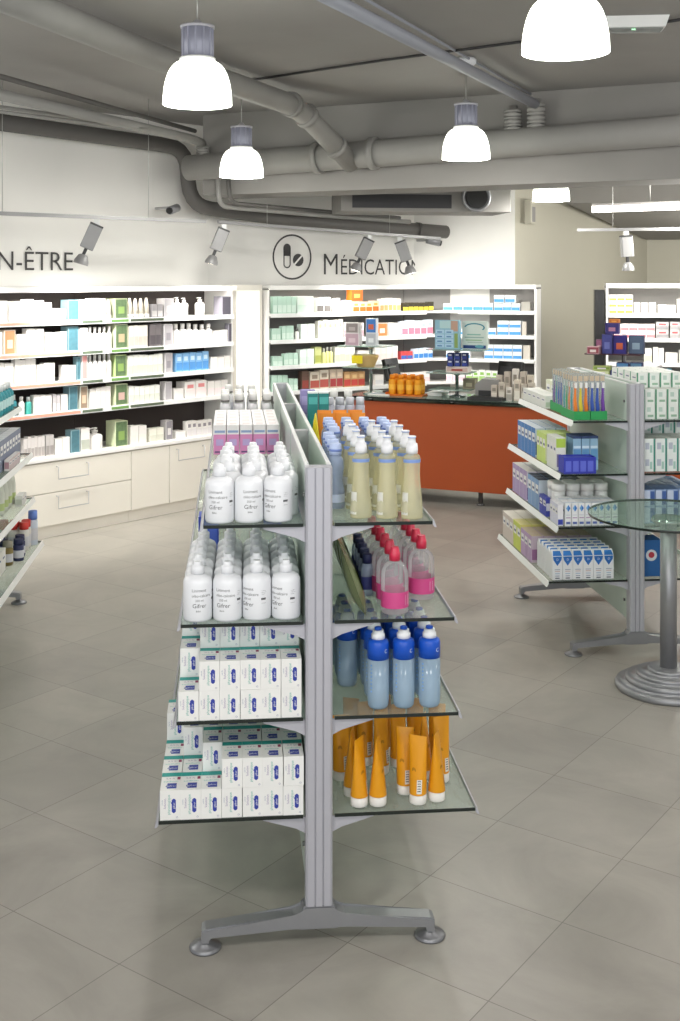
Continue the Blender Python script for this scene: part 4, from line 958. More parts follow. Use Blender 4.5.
# saline cartons
CW, CD, CHT = .0595, .121, .0855
def saline():
    m = MB(); w, d, h = CW-.001, CD-.001, CHT-.0005; x, y = w/2, d/2
    m.box(-x, x, -y, y, 0, h, '#eeeeea')
    e = .0004
    m.quad((-x, y-.026, h+e), (w, 0, 0), (0, .026, 0), '#1f9c93'); m.quad((-x, y+e, h-.03), (w, 0, 0), (0, 0, .03), '#1f9c93')
    # front: upright badge, turned writing
    rr_ = .004; bx0, bx1, bz0, bz1 = x*.15, x*.55, h*.24, h*.72
    m.prism([(bx0+rr_, bz0), (bx1-rr_, bz0), (bx1, bz0+rr_), (bx1, bz1-rr_), (bx1-rr_, bz1), (bx0+rr_, bz1), (bx0, bz1-rr_), (bx0, bz0+rr_)], -y-e, -y, '#2f3f9f', 'y')
    m.text('gifrer', (x*.46, -y-e*2, h*.485), (0, 0, 1), (-1, 0, 0), .0085, '#f4f4f4', 'c', h*.38)
    m.prism([(x*.06, h*.58), (x*.19, h*.52), (x*.19, h*.64)], -y-e*1.5, -y-e, '#2f3f9f', 'y')
    m.text('physiologique', (-x*.02, -y-e, h*.52), (0, 0, 1), (-1, 0, 0), .0105, '#45a99b', 'c', h*.86)
    m.text('Solution', (-x*.42, -y-e, h*.56), (0, 0, 1), (-1, 0, 0), .009, '#8f78a8', 'c', h*.66)
    m.text('stérile', (-x*.72, -y-e, h*.6), (0, 0, 1), (-1, 0, 0), .006, '#9aa3b8', 'c', h*.5)
    m.text('o', (x*.66, -y-e, h*.06), (1, 0, 0), (0, 0, 1), .012, '#9a9cb4', 'c')
    # top
    m.quad((-x*.35, -y+.014, h+e), (w*.46, 0, 0), (0, .034, 0), '#34449f'); m.text('gifrer', (x*.11, -y+.025, h+e*2), (1, 0, 0), (0, 1, 0), .013, '#f4f4f4', 'c', w*.42)
    m.prism([(-x*.5, -y+.028), (-x*.4, -y+.022), (-x*.4, -y+.038)], h, h+e, '#34449f', 'z')
    m.text('sodium', (-x*.05, -y+.056, h+e), (1, 0, 0), (0, 1, 0), .015, '#79c0b4', 'c', w*.8); m.text('0,9 %', (-x*.1, -y+.076, h+e), (1, 0, 0), (0, 1, 0), .012, '#9a86a8', 'c', w*.5)
    m.quad((x*.58, -y+.072, h+e), (.009, 0, 0), (0, .018, 0), '#8e2f55')
    # left side
    m.quad((-x-e, -y+.02, h*.2), (0, .05, 0), (0, 0, h*.3), '#58b5a8'); m.quad((-x-e, -y+.078, h*.25), (0, .03, 0), (0, 0, h*.3), '#2f3f9f')
    return m
SAL = Proto('saline_carton', 'carton', [(None, saline())])
def stacks(si, x0, heights, names):
    for c, hs in enumerate(heights):
        for r, n in enumerate(hs):
            for q in range(n):
                jig = random.uniform(-.0012, .0012)
                SAL.put(GA.p(x0 + CW*c + jig, .042 + (CD+.0006)*r + (random.uniform(-.002, .0) if r == 0 else 0), GZ[si]+.0006 + CHT*q), TH,
                        f"blue-badged white carton, near gondola {sh_names[si]}, {ROW[r]}, {ORD[c]} column, {('bottom','middle','top')[q] if n == 3 else ('bottom','upper')[q]} layer", f'blue-badged cartons on the {sh_names[si]}')
stacks(2, -.378, [[1,2,3,3]] + [[2,3,3]]*5, None)
stacks(3, -.431, [[1,1,1,2], [1,1,2,2], [1,2,2,2]] + [[2,2,2]]*4, None)
# yellow pump bottles
def ypump():
    m = MB(); prof = [(.031, 0), (.0325, .004), (.0325, .03), (.029, .07), (.0255, .105), (.024, .13), (.0245, .155), (.0255, .178), (.0235, .186), (.015, .192)]
    m.lathe(prof, 'yellow_liquid', 24, sy=.78)
    k = MB(); k.lathe([(.0262, .166), (.0264, .176)], '#7f9bd6', 20, sy=.79, cap=False)
    lb = MB(); sgn = -1
    pts = []
    for j in range(5):
        a = -1.45 + j*.22
        pts += [(.0328*math.sin(a), -.0328*.78*math.cos(a), .012), (.0290*math.sin(a), -.0290*.78*math.cos(a), .078)]
    lb.add(pts, [(2*j, 2*j+2, 2*j+3, 2*j+1) for j in range(4)], '#dcdcd4')
    c = MB(); c.lathe([(.0175, .1925), (.018, .205), (.0165, .222), (.0118, .2225), (.0108, .238), (.0125, .2385), (.0125, .243), (.010, .2445)], 'cap_white', 20)
    c.lathe([(.0125, .2385), (.0127, .2415)], '#9fb2de', 20)
    return [('body', m), ('neck_band', k), ('label_sticker', lb), ('pump_cap', c)]
YP = Proto('oil_bottle', 'bottle', ypump())
for r in range(4):
    for i, v in enumerate((.131, .208, .281)):
        YP.put(GA.p(v, .035 + .125*r + (.018, 0, -.004)[i] + random.uniform(-.006, .006), z1), TH + random.uniform(-.08, .08), f"yellow liquid bottle, near gondola top right shelf, {ROW[r]}, {ORD[i]} from left", 'yellow bottles on the top right shelf')
m = MB(); m.lathe([(.027,0),(.029,.006),(.029,.05),(.022,.09),(.026,.125),(.024,.15),(.016,.165)], 'blue_clear', 20)
k = MB(); k.lathe([(.0292,.02),(.0292,.045)], '#c4d0ea', 20, cap=False)
c = MB(); c.lathe([(.019,.1655),(.0195,.18),(.018,.198),(.017,.2)], '#b9c8ea', 18); c.lathe([(.0205,.176),(.0205,.183)], '#6f86c6', 18)
BP = Proto('blue_spray_bottle', 'bottle', [('body', m), ('label', k), ('cap', c)])
for r in range(4): BP.put(GA.p(.068, .20 + .085*r, z1), TH, f"clear blue bottle beside the glass panel, top right shelf, {ROW[r]}", 'blue bottles on the top right shelf')
for r in range(4):
    for i in range(4): BP.put(GA.p(.10 + .066*i, .60 + .085*r, z1), TH, f"clear blue bottle behind yellow bottles, top right shelf, {ROW[r]}, {ORD[i]} from left", 'blue bottles on the top right shelf')
# flat crimped tubes
def crimp_tube(hgt, r, cap_h, c_body, c_cap, lab=None, leaf=None, crimp=1.35):
    m = MB(); seg = 24; n = 10; rings = []
    for i in range(n+1):
        t = i/n; z = cap_h + (hgt-cap_h)*t
        sx = r*(1.0 + (crimp-1)*t); sy = r*(1 - t)**.75 + .0008
        rings.append([(sx*math.cos(2*PI*j/seg), sy*math.sin(2*PI*j/seg), z) for j in range(seg)])
    vs = [p for rg in rings for p in rg]; fs = [(i*seg+j, i*seg+(j+1) % seg, (i+1)*seg+(j+1) % seg, (i+1)*seg+j) for i in range(n) for j in range(seg)]
    m.add(vs, fs, c_body, True); m.add(rings[-1], [tuple(range(seg))], c_body)
    if lab:
        b = len(m.v)
        P = []
        for j in range(4):
            a = -PI/2 + .12 + j*.2
            for z, t in ((cap_h+.006, .03), (cap_h+.046, .26)):
                P.append((r*(1+(crimp-1)*t)*1.02*math.cos(a), (r*(1-t)**.75+.0008)*1.03*math.sin(a), z))
        m.add(P, [(2*j, 2*j+2, 2*j+3, 2*j+1) for j in range(3)], lab)
        for q in range(5):
            z = cap_h + .012 + q*.007; a = -PI/2 + .22; t = (z-cap_h)/(hgt-cap_h)
            rr, ry = r*(1+(crimp-1)*t)*1.03, (r*(1-t)**.75+.0008)*1.045
            m.add([(rr*math.cos(a), ry*math.sin(a), z), (rr*math.cos(a+.35), ry*math.sin(a+.35), z), (rr*math.cos(a+.35), ry*math.sin(a+.35), z+.003), (rr*math.cos(a), ry*math.sin(a), z+.003)], [(0,1,2,3)], 'ink')
    if leaf:
        t = .42; z = cap_h+(hgt-cap_h)*t; rr, ry = r*(1+(crimp-1)*t)*1.02, (r*(1-t)**.75)*1.06
        P = []
        for j in range(8):
            a = -PI/2 - .3 + .28*math.cos(2*PI*j/8); P.append((rr*math.cos(a), ry*math.sin(a), z + .009*math.sin(2*PI*j/8)))
        m.add(P, [tuple(range(8))], leaf)
    c = MB(); c.lathe([(r*.96, 0), (r*1.0, .003), (r*1.0, cap_h-.001)], c_cap, 24)
    return [('body', m), ('cap', c)]
OT = Proto('orange_tube', 'tube', crimp_tube(.198, .0255, .028, 'tube_orange', 'tube_cap', '#e8e4da', '#b97f10', 1.08))
tubes = [  # px, base row, base height, turn
 (359.5, 809, 60, 'front-left tube beside the panel'), (378, 807, 75, 'second from left at the front'), (418, 805, -20, 'wide-facing third at the front'), (436.5, 802, 70, 'front-right tube by the rail'),
 (405, 795, -10, 'behind the wide-facing one'), (341, 781, 15, 'close to the panel in second row'), (352, 797, 80, 'half hidden behind the front-left tube'),
 (381, 775, 35, 'third row, left of middle'), (424, 780, 75, 'behind the front-right tube'), (365, 766, 10, 'fourth row on the left'), (398, 768, 25, 'fourth row in the middle'), (441, 783, 20, 'by the rail in second row'), (437, 768, -10, 'by the rail in the third row'),
 (351, 762, -15, 'beside the panel in fourth row'), (415, 762, 0, 'fifth row in the middle'), (383, 757, -25, 'fifth row left of middle')]
for px, py, t, lab in tubes:
    v, u = GA.at_base(px, py - 3, GZ[3]); OT.put(GA.p(v, max(u, .03), GZ[3]+.0006), R(t), f"orange cream tube on lowest right shelf, {lab}", 'orange tubes on the lowest right shelf')
YT = Proto('yellow_tube', 'tube', crimp_tube(.2, .024, .02, '#e0cf1f', '#e6d84a', None, None, 1.1))
OT2 = Proto('orange_pouch', 'pouch', crimp_tube(.185, .023, .02, '#e38a1e', '#e8a24a', None, '#c9cf4a', 1.25))
YT.put(GA.p(.062, .98, z1), R(85), 'yellow cone-shaped tube by the glass panel, top right shelf', 'tubes on the top right shelf')
for i in range(3):
    for r in range(2): OT2.put(GA.p(.115 + .062*i, 1.12 + .1*r, z1), TH + R(random.uniform(-25, 25)), f"orange pouch behind blue bottles, top right shelf, {ROW[r]}, {ORD[i]} from left", 'orange pouches on the top right shelf')
m = MB(); m.box(-.021,.021,-.021,.021,0,.225,'#157a78'); m.quad((-.018,-.0215,.18),(.036,0,0),(0,0,.03),'#4aa9a5'); m.box(-.021,.021,-.021,.021,.2252,.232,'#dfe6e4')
TC = Proto('teal_carton', 'carton', [(None, m)])
for i in range(2): TC.put(GA.p(.088 + .046*i, 1.5, z1), TH, ('left', 'right')[i] + ' tall teal carton at the far part of top right shelf', 'teal cartons on the top right shelf')
m = MB(); m.box(-.032,.032,-.03,.03,0,.215,'#8f86b8'); m.quad((-.028,-.0305,.06),(.056,0,0),(0,0,.05),'#b9b2d6'); m.quad((-.028,-.0305,.15),(.056,0,0),(0,0,.04),'#a79fcc')
LC = Proto('lavender_carton', 'carton', [(None, m)])
LC.put(GA.p(.082, 1.75, z1), TH, 'tall lavender carton left of the teal cartons, top right shelf', 'far cartons on the top right shelf')
m = MB(); m.lathe([(.02,0),(.021,.01),(.021,.15),(.018,.155)], '#aeb0bd', 14); m.lathe([(.0213,.05),(.0213,.11)], '#8f93b5', 14, cap=False); c = MB(); c.lathe([(.0185,.1555),(.0185,.185),(.016,.188)], '#c9cad2', 14)
SB = Proto('silver_bottle', 'bottle', [('body', m), ('cap', c)])
for i in range(5): SB.put(GA.p(.13 + .045*i, 1.68, z1), TH, f"slim silver bottle behind teal cartons, top right shelf, {ORD[i]} from left", 'silver bottles on the top right shelf')
for i in range(4): SPR.put(GA.p(.10 + .07*i, 2.2, z1), TH, f"white-capped bottle near far end of top right shelf, {ORD[i]} from left", 'spray bottles at the far end')
# clear bottles with pink labels
def micellar():
    r = .0415; m = MB(); m.lathe([(r*.94, 0), (r, .006), (r, .105), (r*.97, .122), (r*.8, .138), (r*.5, .149), (r*.34, .153)], 'clear_plastic', 28)
    l = MB(); l.lathe([(r*1.006, .018), (r*1.006, .066)], 'pink_label', 28, cap=False)
    b = MB(); s = r*1.012
    for q in range(5):
        a0, a1 = .62, .95; z = .028 + q*.006; b.add([(s*math.sin(a0), -s*math.cos(a0), z), (s*math.sin(a1), -s*math.cos(a1), z), (s*math.sin(a1), -s*math.cos(a1), z+.004), (s*math.sin(a0), -s*math.cos(a0), z+.004)], [(0,1,2,3)], '#f2d9e4')
    c = MB(); c.lathe([(r*.4, .1535), (r*.4, .176), (r*.36, .178), (r*.3, .192), (r*.27, .194)], 'red_cap', 22)
    return [('body', m), ('label', l), ('barcode', b), ('cap', c)]
MI = Proto('cleanser_bottle', 'bottle', micellar())
z2 = GZ[1] + .0006
for r in range(6):
    MI.put(GA.p(.233 - .003*r, .052 + .0885*r, z2), TH + .1, f"pink-labelled clear bottle, second right shelf, inner column, {ROW[r]}", 'pink-labelled bottles on the second right shelf')
    if r < 5: MI.put(GA.p(.338 - .003*r, .2 + .0885*r, z2), TH - .1, f"pink-labelled clear bottle, second right shelf, column by the rail, {ROW[r]}", 'pink-labelled bottles on the second right shelf')
def pouch():
    m = MB(); nx, nz = 8, 10; w, h = .15, .2
    for side in (1, -1):
        vs = []
        for i in range(nz+1):
            for j in range(nx+1):
                a, b = j/nx, i/nz; th = .022*math.sin(PI*a)**.6*math.sin(PI*b)**.5*(1.2-.5*b) + .0006
                vs.append((side*th, (a-.5)*w*(1-.06*b), b*h))
        m.add(vs, [(i*(nx+1)+j, i*(nx+1)+j+1, (i+1)*(nx+1)+j+1, (i+1)*(nx+1)+j) for i in range(nz) for j in range(nx)], 'green_pouch', True)
    m.quad((.0215, -.045, .06), (0, .09, 0), (0, 0, .07), '#4a5a34')
    return m
PO = Proto('green_pouch', 'pouch', [(None, pouch())])
for r in range(4):
    PO.put(GA.p(.142, .09 + .155*r, z2), 0, f"green leafy pouch leaning on the panel, second right shelf, {ROW[r]}", 'green pouches on the second right shelf', rot=(0, R(-20), TH))
m = MB(); m.lathe([(.019,0),(.02,.006),(.02,.085),(.014,.1)], 'blue_clear', 16); k = MB(); k.lathe([(.0202,.02),(.0202,.06)], '#39407e', 16, cap=False); c = MB(); c.lathe([(.0155,.1005),(.0155,.128),(.013,.13)], '#232a55', 14)
NV = Proto('navy_bottle', 'bottle', [('body', m), ('label', k), ('cap', c)])
for r in range(5): NV.put(GA.p(.172, .24 + .07*r, z2), TH, f"small navy-capped bottle beside pouches, second right shelf, {ROW[r]}", 'navy bottles on the second right shelf')
# blue shower bottles
def shower():
    r = .0325; m = MB(); m.lathe([(r*.82, 0), (r*.93, .006), (r, .025), (r, .145)], 'blue_liquid', 26)
    l = MB(); l.lathe([(r*1.004, .1455), (r*1.004, .19), (r*.92, .198), (r*.6, .203)], 'blue_label', 26)
    T = MB(); s = r*1.012
    T.text_cyl('C', s, .42, .166, .016, '#dfe8f6', 'l')
    for q in range(8): a0 = -.95; z = .05 + q*.011; m.add([(s*math.sin(a0), -s*math.cos(a0), z), (s*math.sin(a0+.16), -s*math.cos(a0+.16), z), (s*math.sin(a0+.16), -s*math.cos(a0+.16), z+.005), (s*math.sin(a0), -s*math.cos(a0), z+.005)], [(0,1,2,3)], '#7aa6dd')
    c = MB(); c.lathe([(r*.64, .2035), (r*.62, .217), (r*.52, .219), (r*.5, .229)], 'cap_white', 22)
    n = MB(); n.lathe([(r*.34, .2295), (r*.34, .236), (r*.2, .238)], 'blue_label', 16)
    return [('body', m), ('label', l), ('logo', T), ('cap', c), ('nozzle', n)]
SH = Proto('shower_bottle', 'bottle', shower())
z3 = GZ[2] + .0006
for r in range(4):
    for i, v in enumerate((.182, .259, .337)):
        SH.put(GA.p(v, .045 + .095*r, z3), TH + random.uniform(-.08, .08), f"blue-topped bottle, near gondola third right shelf, {ROW[r]}, {ORD[i]} from left", 'blue bottles on the third right shelf')
for r in range(3): SH.put(GA.p(.108, .24 + .085*r, z3), TH, f"blue-topped bottle by the glass panel, third right shelf, {ROW[r]}", 'blue bottles on the third right shelf')

# ------------------------------------------------------------------ right gondola products
def gp_(px, py, z): return GB.at_base(px, py, z)
q1, q2, q3, q4 = [z + .0006 for z in GZB]
def brush(c):
    b = MB(); b.box(-.014, .014, 0, .003, 0, .225, 'blister'); b.box(-.012, .012, .0035, .0045, .0, .225, '#dfe3df'); b.box(-.011, .011, -.001, -.0002, .195, .222, '#c2b097')
    h = MB(); h.tube([(0, -.004, .008), (.002, -.006, .05), (-.002, -.006, .09), (0, -.004, .14), (0, -.003, .185)], [.009, .0105, .009, .0055, .006], c, 8)
    t = MB(); t.box(-.006, .006, -.016, -.007, .16, .188, '#e8e8e6')
    return [('blister_pack', b), ('brush_handle', h), ('bristles', t)]
BCOL = [('orange', '#e07a1e'), ('purple', '#6a3a9a'), ('blue', '#2a4fa8'), ('green', '#2f9a54'), ('pink', '#c84a82'), ('teal', '#2a8f94'), ('yellow', '#cfc232'), ('white', '#dadada')]
BR = {n: Proto('toothbrush', 'toothbrush', brush(c)) for n, c in BCOL}
order = ['orange', 'yellow', 'orange', 'blue', 'blue', 'purple', 'green']
for tr, (v0, v1, u0, rows, cols) in enumerate([(-.228, -.142, .04, 5, 3), (-.318, -.232, .04, 5, 3), (-.30, -.19, .31, 5, 3)]):
    m = MB(); L = rows*.045 + .02
    w = v1 - v0
    m.box(-w/2, w/2, 0, L, 0, .004, '#1f8a4a'); 
    m.box(-w/2, w/2, 0, .003, .004, .045, '#23964f'); m.box(-w/2, w/2, L-.003, L, .004, .05, '#23964f'); m.box(-w/2, -w/2+.003, .003, L-.003, .004, .045, '#23964f'); m.box(w/2-.003, w/2, .003, L-.003, .004, .045, '#23964f')
    single('toothbrush_tray', m, ('right-hand green toothbrush tray, nearest to panel', 'left-hand green toothbrush tray beside the white rail', 'rear green toothbrush tray behind the two front ones')[tr], 'tray', GB.p((v0+v1)/2, u0-.012, q1), TH, 'green toothbrush trays')
    for r in range(rows):
        for i in range(cols):
            n = random.choice([x[0] for x in BCOL]) if r else (('blue', 'blue', 'purple'), ('orange', 'yellow', 'orange'), ('pink', 'green', 'pink'))[tr][i]
            BR[n].put(GB.p(v0 + (v1-v0)*(i+.5)/cols, u0 + .02 + .045*r, q1 + .0045), TH + random.uniform(-.05, .05), f"{n} toothbrush in {('right-hand','left-hand','rear')[tr]} green tray, {ROW[r]}, {ORD[i]} from left", 'packed toothbrushes')
def boxes(G, side, si, v0, v1, u0, cols, rows, layers, w, d, h, mesh, name, desc, grp, cat='carton'):
    pr = Proto(name, cat, [(None, mesh)])
    for r in range(rows):
        for c in range(cols):
            for q in range(layers if isinstance(layers, int) else layers[r]):
                lay = '' if layers == 1 else ', ' + ('bottom', 'second', 'third')[q] + ' layer'
                pr.put(G.p(v0 + (w)*(c+.5), u0 + d*(r+.5), G.zs[si]+.0006 + h*q + .0003*q), TH, f"{desc}, {ROW[r]}, {ORD[c]} from left{lay}", grp)
def carton_mesh(w, d, h, base, front=None, band=None, top=None, side=None):
    m = MB(); g = .0035
    m.box(-w/2+g/2, w/2-g/2, -d/2+g/2, d/2-g/2, 0, h, base, keys={k: v for k, v in (('t', top), ('l', side), ('r', side)) if v})
    y = -d/2 - .0002
    for sx in (-1, 1):
        xs = sx*(w/2-g/2+.0003); m.quad((xs, -d*.36, h*.52), (0, d*.72, 0), (0, 0, h*.3), '#e4e4e2'); m.quad((xs*1.004, -d*.28, h*.6), (0, d*.5, 0), (0, 0, h*.08), '#5d6684')
    y = -d/2 + g/2 - .0004
    for (x0, x1, z0, z1, c) in (front or []): m.quad((-w/2 + w*x0, y, h*z0), (w*(x1-x0), 0, 0), (0, 0, h*(z1-z0)), c)
    return m
# top shelf small clear packs along the rail
boxes(GB, -1, 0, -.325, 0, .56, 2, 5, 1, .05, .1, .07, carton_mesh(.05, .1, .07, '#dcded8', [(.1, .9, .1, .5, '#b9c9b2')]), 'small_carton', 'small pale pack behind trays by the rail', 'pale packs on the right gondola')
boxes(GB, -1, 0, -.21, 0, .56, 3, 4, 1, .045, .1, .13, carton_mesh(.045, .1, .13, '#d9dcc4', [(.1, .9, .1, .6, '#a9c060')]), 'small_carton', 'yellow green pack behind toothbrush trays', 'green packs on the right gondola')
# second shelf
m = MB(); m.box(-.085, .085, -.05, .05, 0, .004, '#232a8f'); m.box(-.085, .085, -.05, -.047, .004, .085, '#2a34a8'); m.box(-.085, .085, .047, .05, .004, .085, '#2a34a8'); m.box(-.085, -.082, -.047, .047, .004, .085, '#2a34a8'); m.box(.082, .085, -.047, .047, .004, .085, '#2a34a8')
for i in range(4): m.quad((-.076 + .039*i, -.0504, .012), (.03, 0, 0), (0, 0, .055), '#5a66cc')
m.box(-.078, .078, -.045, .045, .005, .08, '#3a44b4')
single('blue_display_box', m, 'cobalt blue display box at front of second shelf, right gondola', 'box', GB.p(-.295, .05, q2), TH)
m = MB(); m.box(-.021, .021, -.02, .02, 0, .165, '#8fb4cc'); m.quad((-.019, -.0204, .05), (.038, 0, 0), (0, 0, .06), '#5a8fb8'); m.quad((-.019, -.0204, .115), (.038, 0, 0), (0, 0, .012), '#c9dbe6')
c = MB(); c.box(-.0215, .0215, -.0205, .0205, .1655, .178, '#2b3f6b')
PB = Proto('toothpaste_carton', 'carton', [('body', m), ('lid', c)])
for r in range(3):
    for i in range(3): PB.put(GB.p(-.275 + .046*i, .135 + .045*r, q2), TH, f"pale blue carton behind the cobalt box, {ROW[r]}, {ORD[i]} from left", 'pale blue cartons on the right gondola')
boxes(GB, -1, 1, -.39, 0, .115, 1, 3, 1, .055, .06, .17, carton_mesh(.055, .06, .17, '#dfe2da', [(.05, .95, .7, .98, '#a9c64a'), (.1, .5, .1, .5, '#8a7fa0')]), 'tall_carton', 'white and lime carton left of pale blue ones', 'lime cartons on the right gondola')
boxes(GB, -1, 1, -.388, 0, .33, 3, 3, 1, .055, .06, .16, carton_mesh(.055, .06, .16, '#cfe08f', [(.05, .95, .1, .6, '#e3e8c9')], side='#c2d878'), 'tall_carton', 'lime green carton further along second shelf', 'lime cartons on the right gondola')
boxes(GB, -1, 1, -.388, 0, .54, 3, 5, 1, .06, .08, .165, carton_mesh(.06, .08, .165, '#c3d0de', [(.05, .95, .1, .55, '#2f62a8')], side='#3f78b8', top='#d6dde6'), 'tall_carton', 'blue and white carton at far part of second shelf', 'blue cartons on the right gondola')
# third shelf: diamonds cartons, jars, far cartons
def diamond():
    w, d, h = .0345, .1, .118; m = carton_mesh(w, d, h, '#eaecee')
    y = -d/2 - .0003; zc = h*.78; r = .0115
    m.add([(-r, y, zc), (0, y, zc-.018), (r, y, zc), (0, y, zc+.018)], [(0,1,2,3)], '#2c6fc0'); m.add([(-r, y-.0002, zc), (0, y-.0002, zc-.018), (0, y-.0002, zc+.018)], [(0,1,2)], '#6fa9de')
    m.quad((-.011, y, .01), (.022, 0, 0), (0, 0, .012), '#5c6fb0'); m.quad((-.012, y, .04), (.024, 0, 0), (0, 0, .006), '#b9a3c0'); m.quad((-.012, y, .055), (.024, 0, 0), (0, 0, .004), '#c9cdd8')
    m.quad((-w/2+.001, -d/2+.003, h+.0003), (w-.002, 0, 0), (0, .03, 0), '#cfd8e4')
    return m
DP = Proto('diamond_carton', 'carton', [(None, diamond())])
for r in range(2):
    for i in range(8): DP.put(GB.p(-.354 + .0353*i, .06 + .101*r, q3), TH, f"white carton with blue diamond, right gondola third shelf, {ROW[r]}, {ORD[i]} from left", 'blue diamond cartons')
m = MB(); m.lathe([(.034,0),(.036,.006),(.036,.13),(.033,.137)], '#e4e5e4', 20); c = MB(); c.lathe([(.0375,.1375),(.0375,.175),(.034,.179)], '#ecebe8', 20)
WJ = Proto('white_jar', 'jar', [('body', m), ('lid', c)])
for r in range(2):
    for i in range(4): WJ.put(GB.p(-.335 + .078*i, .255 + .08*r, q3), TH, f"white jar behind the diamond cartons, {ROW[r]}, {ORD[i]} from left", 'white jars on the right gondola')
boxes(GB, -1, 2, -.408, 0, .02, 1, 3, 1, .032, .05, .11, carton_mesh(.032, .05, .11, '#e6e6ea', [(.1, .9, .05, .3, '#2a3a9a')], side='#d4d6e6'), 'small_carton', 'slim white navy-marked carton at rail, third shelf', 'slim cartons by the rail')
boxes(GB, -1, 2, -.406, 0, .25, 1, 2, 1, .028, .07, .1, carton_mesh(.028, .07, .1, '#3a44a0', [(.1, .9, .3, .7, '#d6d8e6')], side='#4450b0'), 'small_carton', 'dark blue carton at the rail, third shelf', 'slim cartons by the rail')
boxes(GB, -1, 2, -.40, 0, .42, 4, 3, 1, .062, .08, .165, carton_mesh(.062, .08, .165, '#c9d4de', [(.05, .95, .2, .5, '#3f6aa8')], side='#7fa0c8', top='#3a3f52'), 'tall_carton', 'blue-topped carton at the middle of third shelf', 'blue cartons on the right gondola')
boxes(GB, -1, 2, -.40, 0, .68, 4, 4, 1, .062, .085, .17, carton_mesh(.062, .085, .17, '#dcd6de', [(.05, .95, .05, .45, '#7a5fa0')], side='#a996bf', top='#d8d4ce'), 'tall_carton', 'white and violet carton at far part of third shelf', 'violet cartons on the right gondola')
# lowest shelf: gable cartons with blue hearts
def heart_carton():
    w, d, h = .052, .06, .15; m = MB(); y0, y1 = -d/2, d/2
    hb = h*.82
    m.add([(-w/2,y0,0),(w/2,y0,0),(w/2,y1,0),(-w/2,y1,0),(-w/2,y0,hb),(w/2,y0,hb),(w/2,y1,hb),(-w/2,y1,hb),(-w/2,-.004,h),(w/2,-.004,h),(w/2,.004,h),(-w/2,.004,h)],
          [(0,1,5,4),(1,2,6,5),(2,3,7,6),(3,0,4,7),(3,2,1,0),(4,5,9,8),(6,7,11,10),(8,9,10,11),(4,8,11,7),(5,6,10,9)], '#e6e8ea')
    y = y0-.0004
    m.add([(-w*.46, y, h*.80), (-w*.4, y, h*.68), (0, y, h*.48), (w*.4, y, h*.68), (w*.46, y, h*.80)], [(0,1,2,3,4)], '#1e66b4')
    k = (y0+.004+.0)/ (h-hb)
    def top(x, t): return (x, y0 + (-.004-y0)*t - .0004, hb + (h-hb)*t + .0003)
    m.add([top(-w*.46, 0), top(w*.46, 0), top(w*.36, .8), top(-w*.36, .8)], [(0,1,2,3)], '#2a74c0')
    m.text('D', (0, y-.0003, h*.66), (1, 0, 0), (0, 0, 1), .016, '#dfe8f4', 'c')
    for i, z in enumerate((.34, .28, .2, .12)): m.quad((-w*(.28-.02*i), y, h*z), (w*(.56-.04*i), 0, 0), (0, 0, h*.025), ('#9aa0b4', '#c9a9a4', '#9fb4d0', '#8890a8')[i])
    m.quad((-w*.22, y, h*.04), (w*.44, 0, 0), (0, 0, h*.035), '#444c60')
    return m
HC = Proto('heart_carton', 'carton', [(None, heart_carton())])
for r in range(5):
    for i in range(6): HC.put(GB.p(-.41 + .0545*i + (.004 if r else 0), .045 + .064*r, q4), TH, f"white carton with blue heart, right gondola lowest shelf, {ROW[r]}, {ORD[i]} from left", 'blue heart cartons')
boxes(GB, -1, 3, -.452, 0, .375, 5, 3, 1, .068, .08, .145, carton_mesh(.068, .08, .145, '#cdbccb', [(.05, .95, .1, .5, '#a06f9c')], side='#b79cc0', top='#b5a68e'), 'tall_carton', 'mauve carton at the middle of lowest shelf', 'cartons along the lowest rail')
boxes(GB, -1, 3, -.452, 0, .62, 5, 2, 1, .068, .085, .155, carton_mesh(.068, .085, .155, '#d6cf7a', [(.05, .95, .1, .6, '#9fb83a')], side='#c3cf5a', top='#cfc78a'), 'tall_carton', 'yellow green carton at far part of lowest shelf', 'cartons along the lowest rail')
boxes(GB, -1, 3, -.452, 0, .80, 5, 3, 1, .068, .085, .15, carton_mesh(.068, .085, .15, '#d6cec4', [(.05, .95, .1, .5, '#c2b5b8')], side='#cfc4bc', top='#d8d2c6'), 'tall_carton', 'beige carton at the far end of lowest shelf', 'cartons along the lowest rail')
# right side of it
gw = carton_mesh(.062, .1, .078, '#e2e8e2', [(0, .13, 0, 1, '#4f9272'), (.3, .62, .5, .8, '#b9cfc4'), (.35, .85, .15, .3, '#93b59c')], top='#dfe4dc')
gw2 = carton_mesh(.062, .1, .086, '#e2e8e6', [(.86, 1, .0, 1, '#3c8a7c'), (.15, .5, .35, .75, '#b4bbc9'), (.55, .75, .15, .6, '#a5c7bd')], top='#c9ccc6')
boxes(GB, 1, 0, .055, 0, .03, 4, 5, [2, 3, 3, 3, 3], .063, .103, .078, gw, 'green_striped_carton', 'green-edged white carton, right gondola right side, top shelf', 'green-edged cartons')
boxes(GB, 1, 1, .055, 0, .03, 5, 4, [2, 2, 3, 3], .063, .103, .086, gw2, 'teal_edged_carton', 'teal-edged white carton, right gondola right side, second shelf', 'teal-edged cartons')
boxes(GB, 1, 2, .055, 0, .03, 5, 4, 2, .063, .103, .088, carton_mesh(.062, .1, .088, '#8fa6cc', [(.05, .55, .05, .95, '#c3d0e6'), (.6, .95, .1, .9, '#3a5a9a')], top='#6a86b0'), 'blue_carton', 'blue carton, right gondola right side, third shelf', 'blue cartons on the right side')
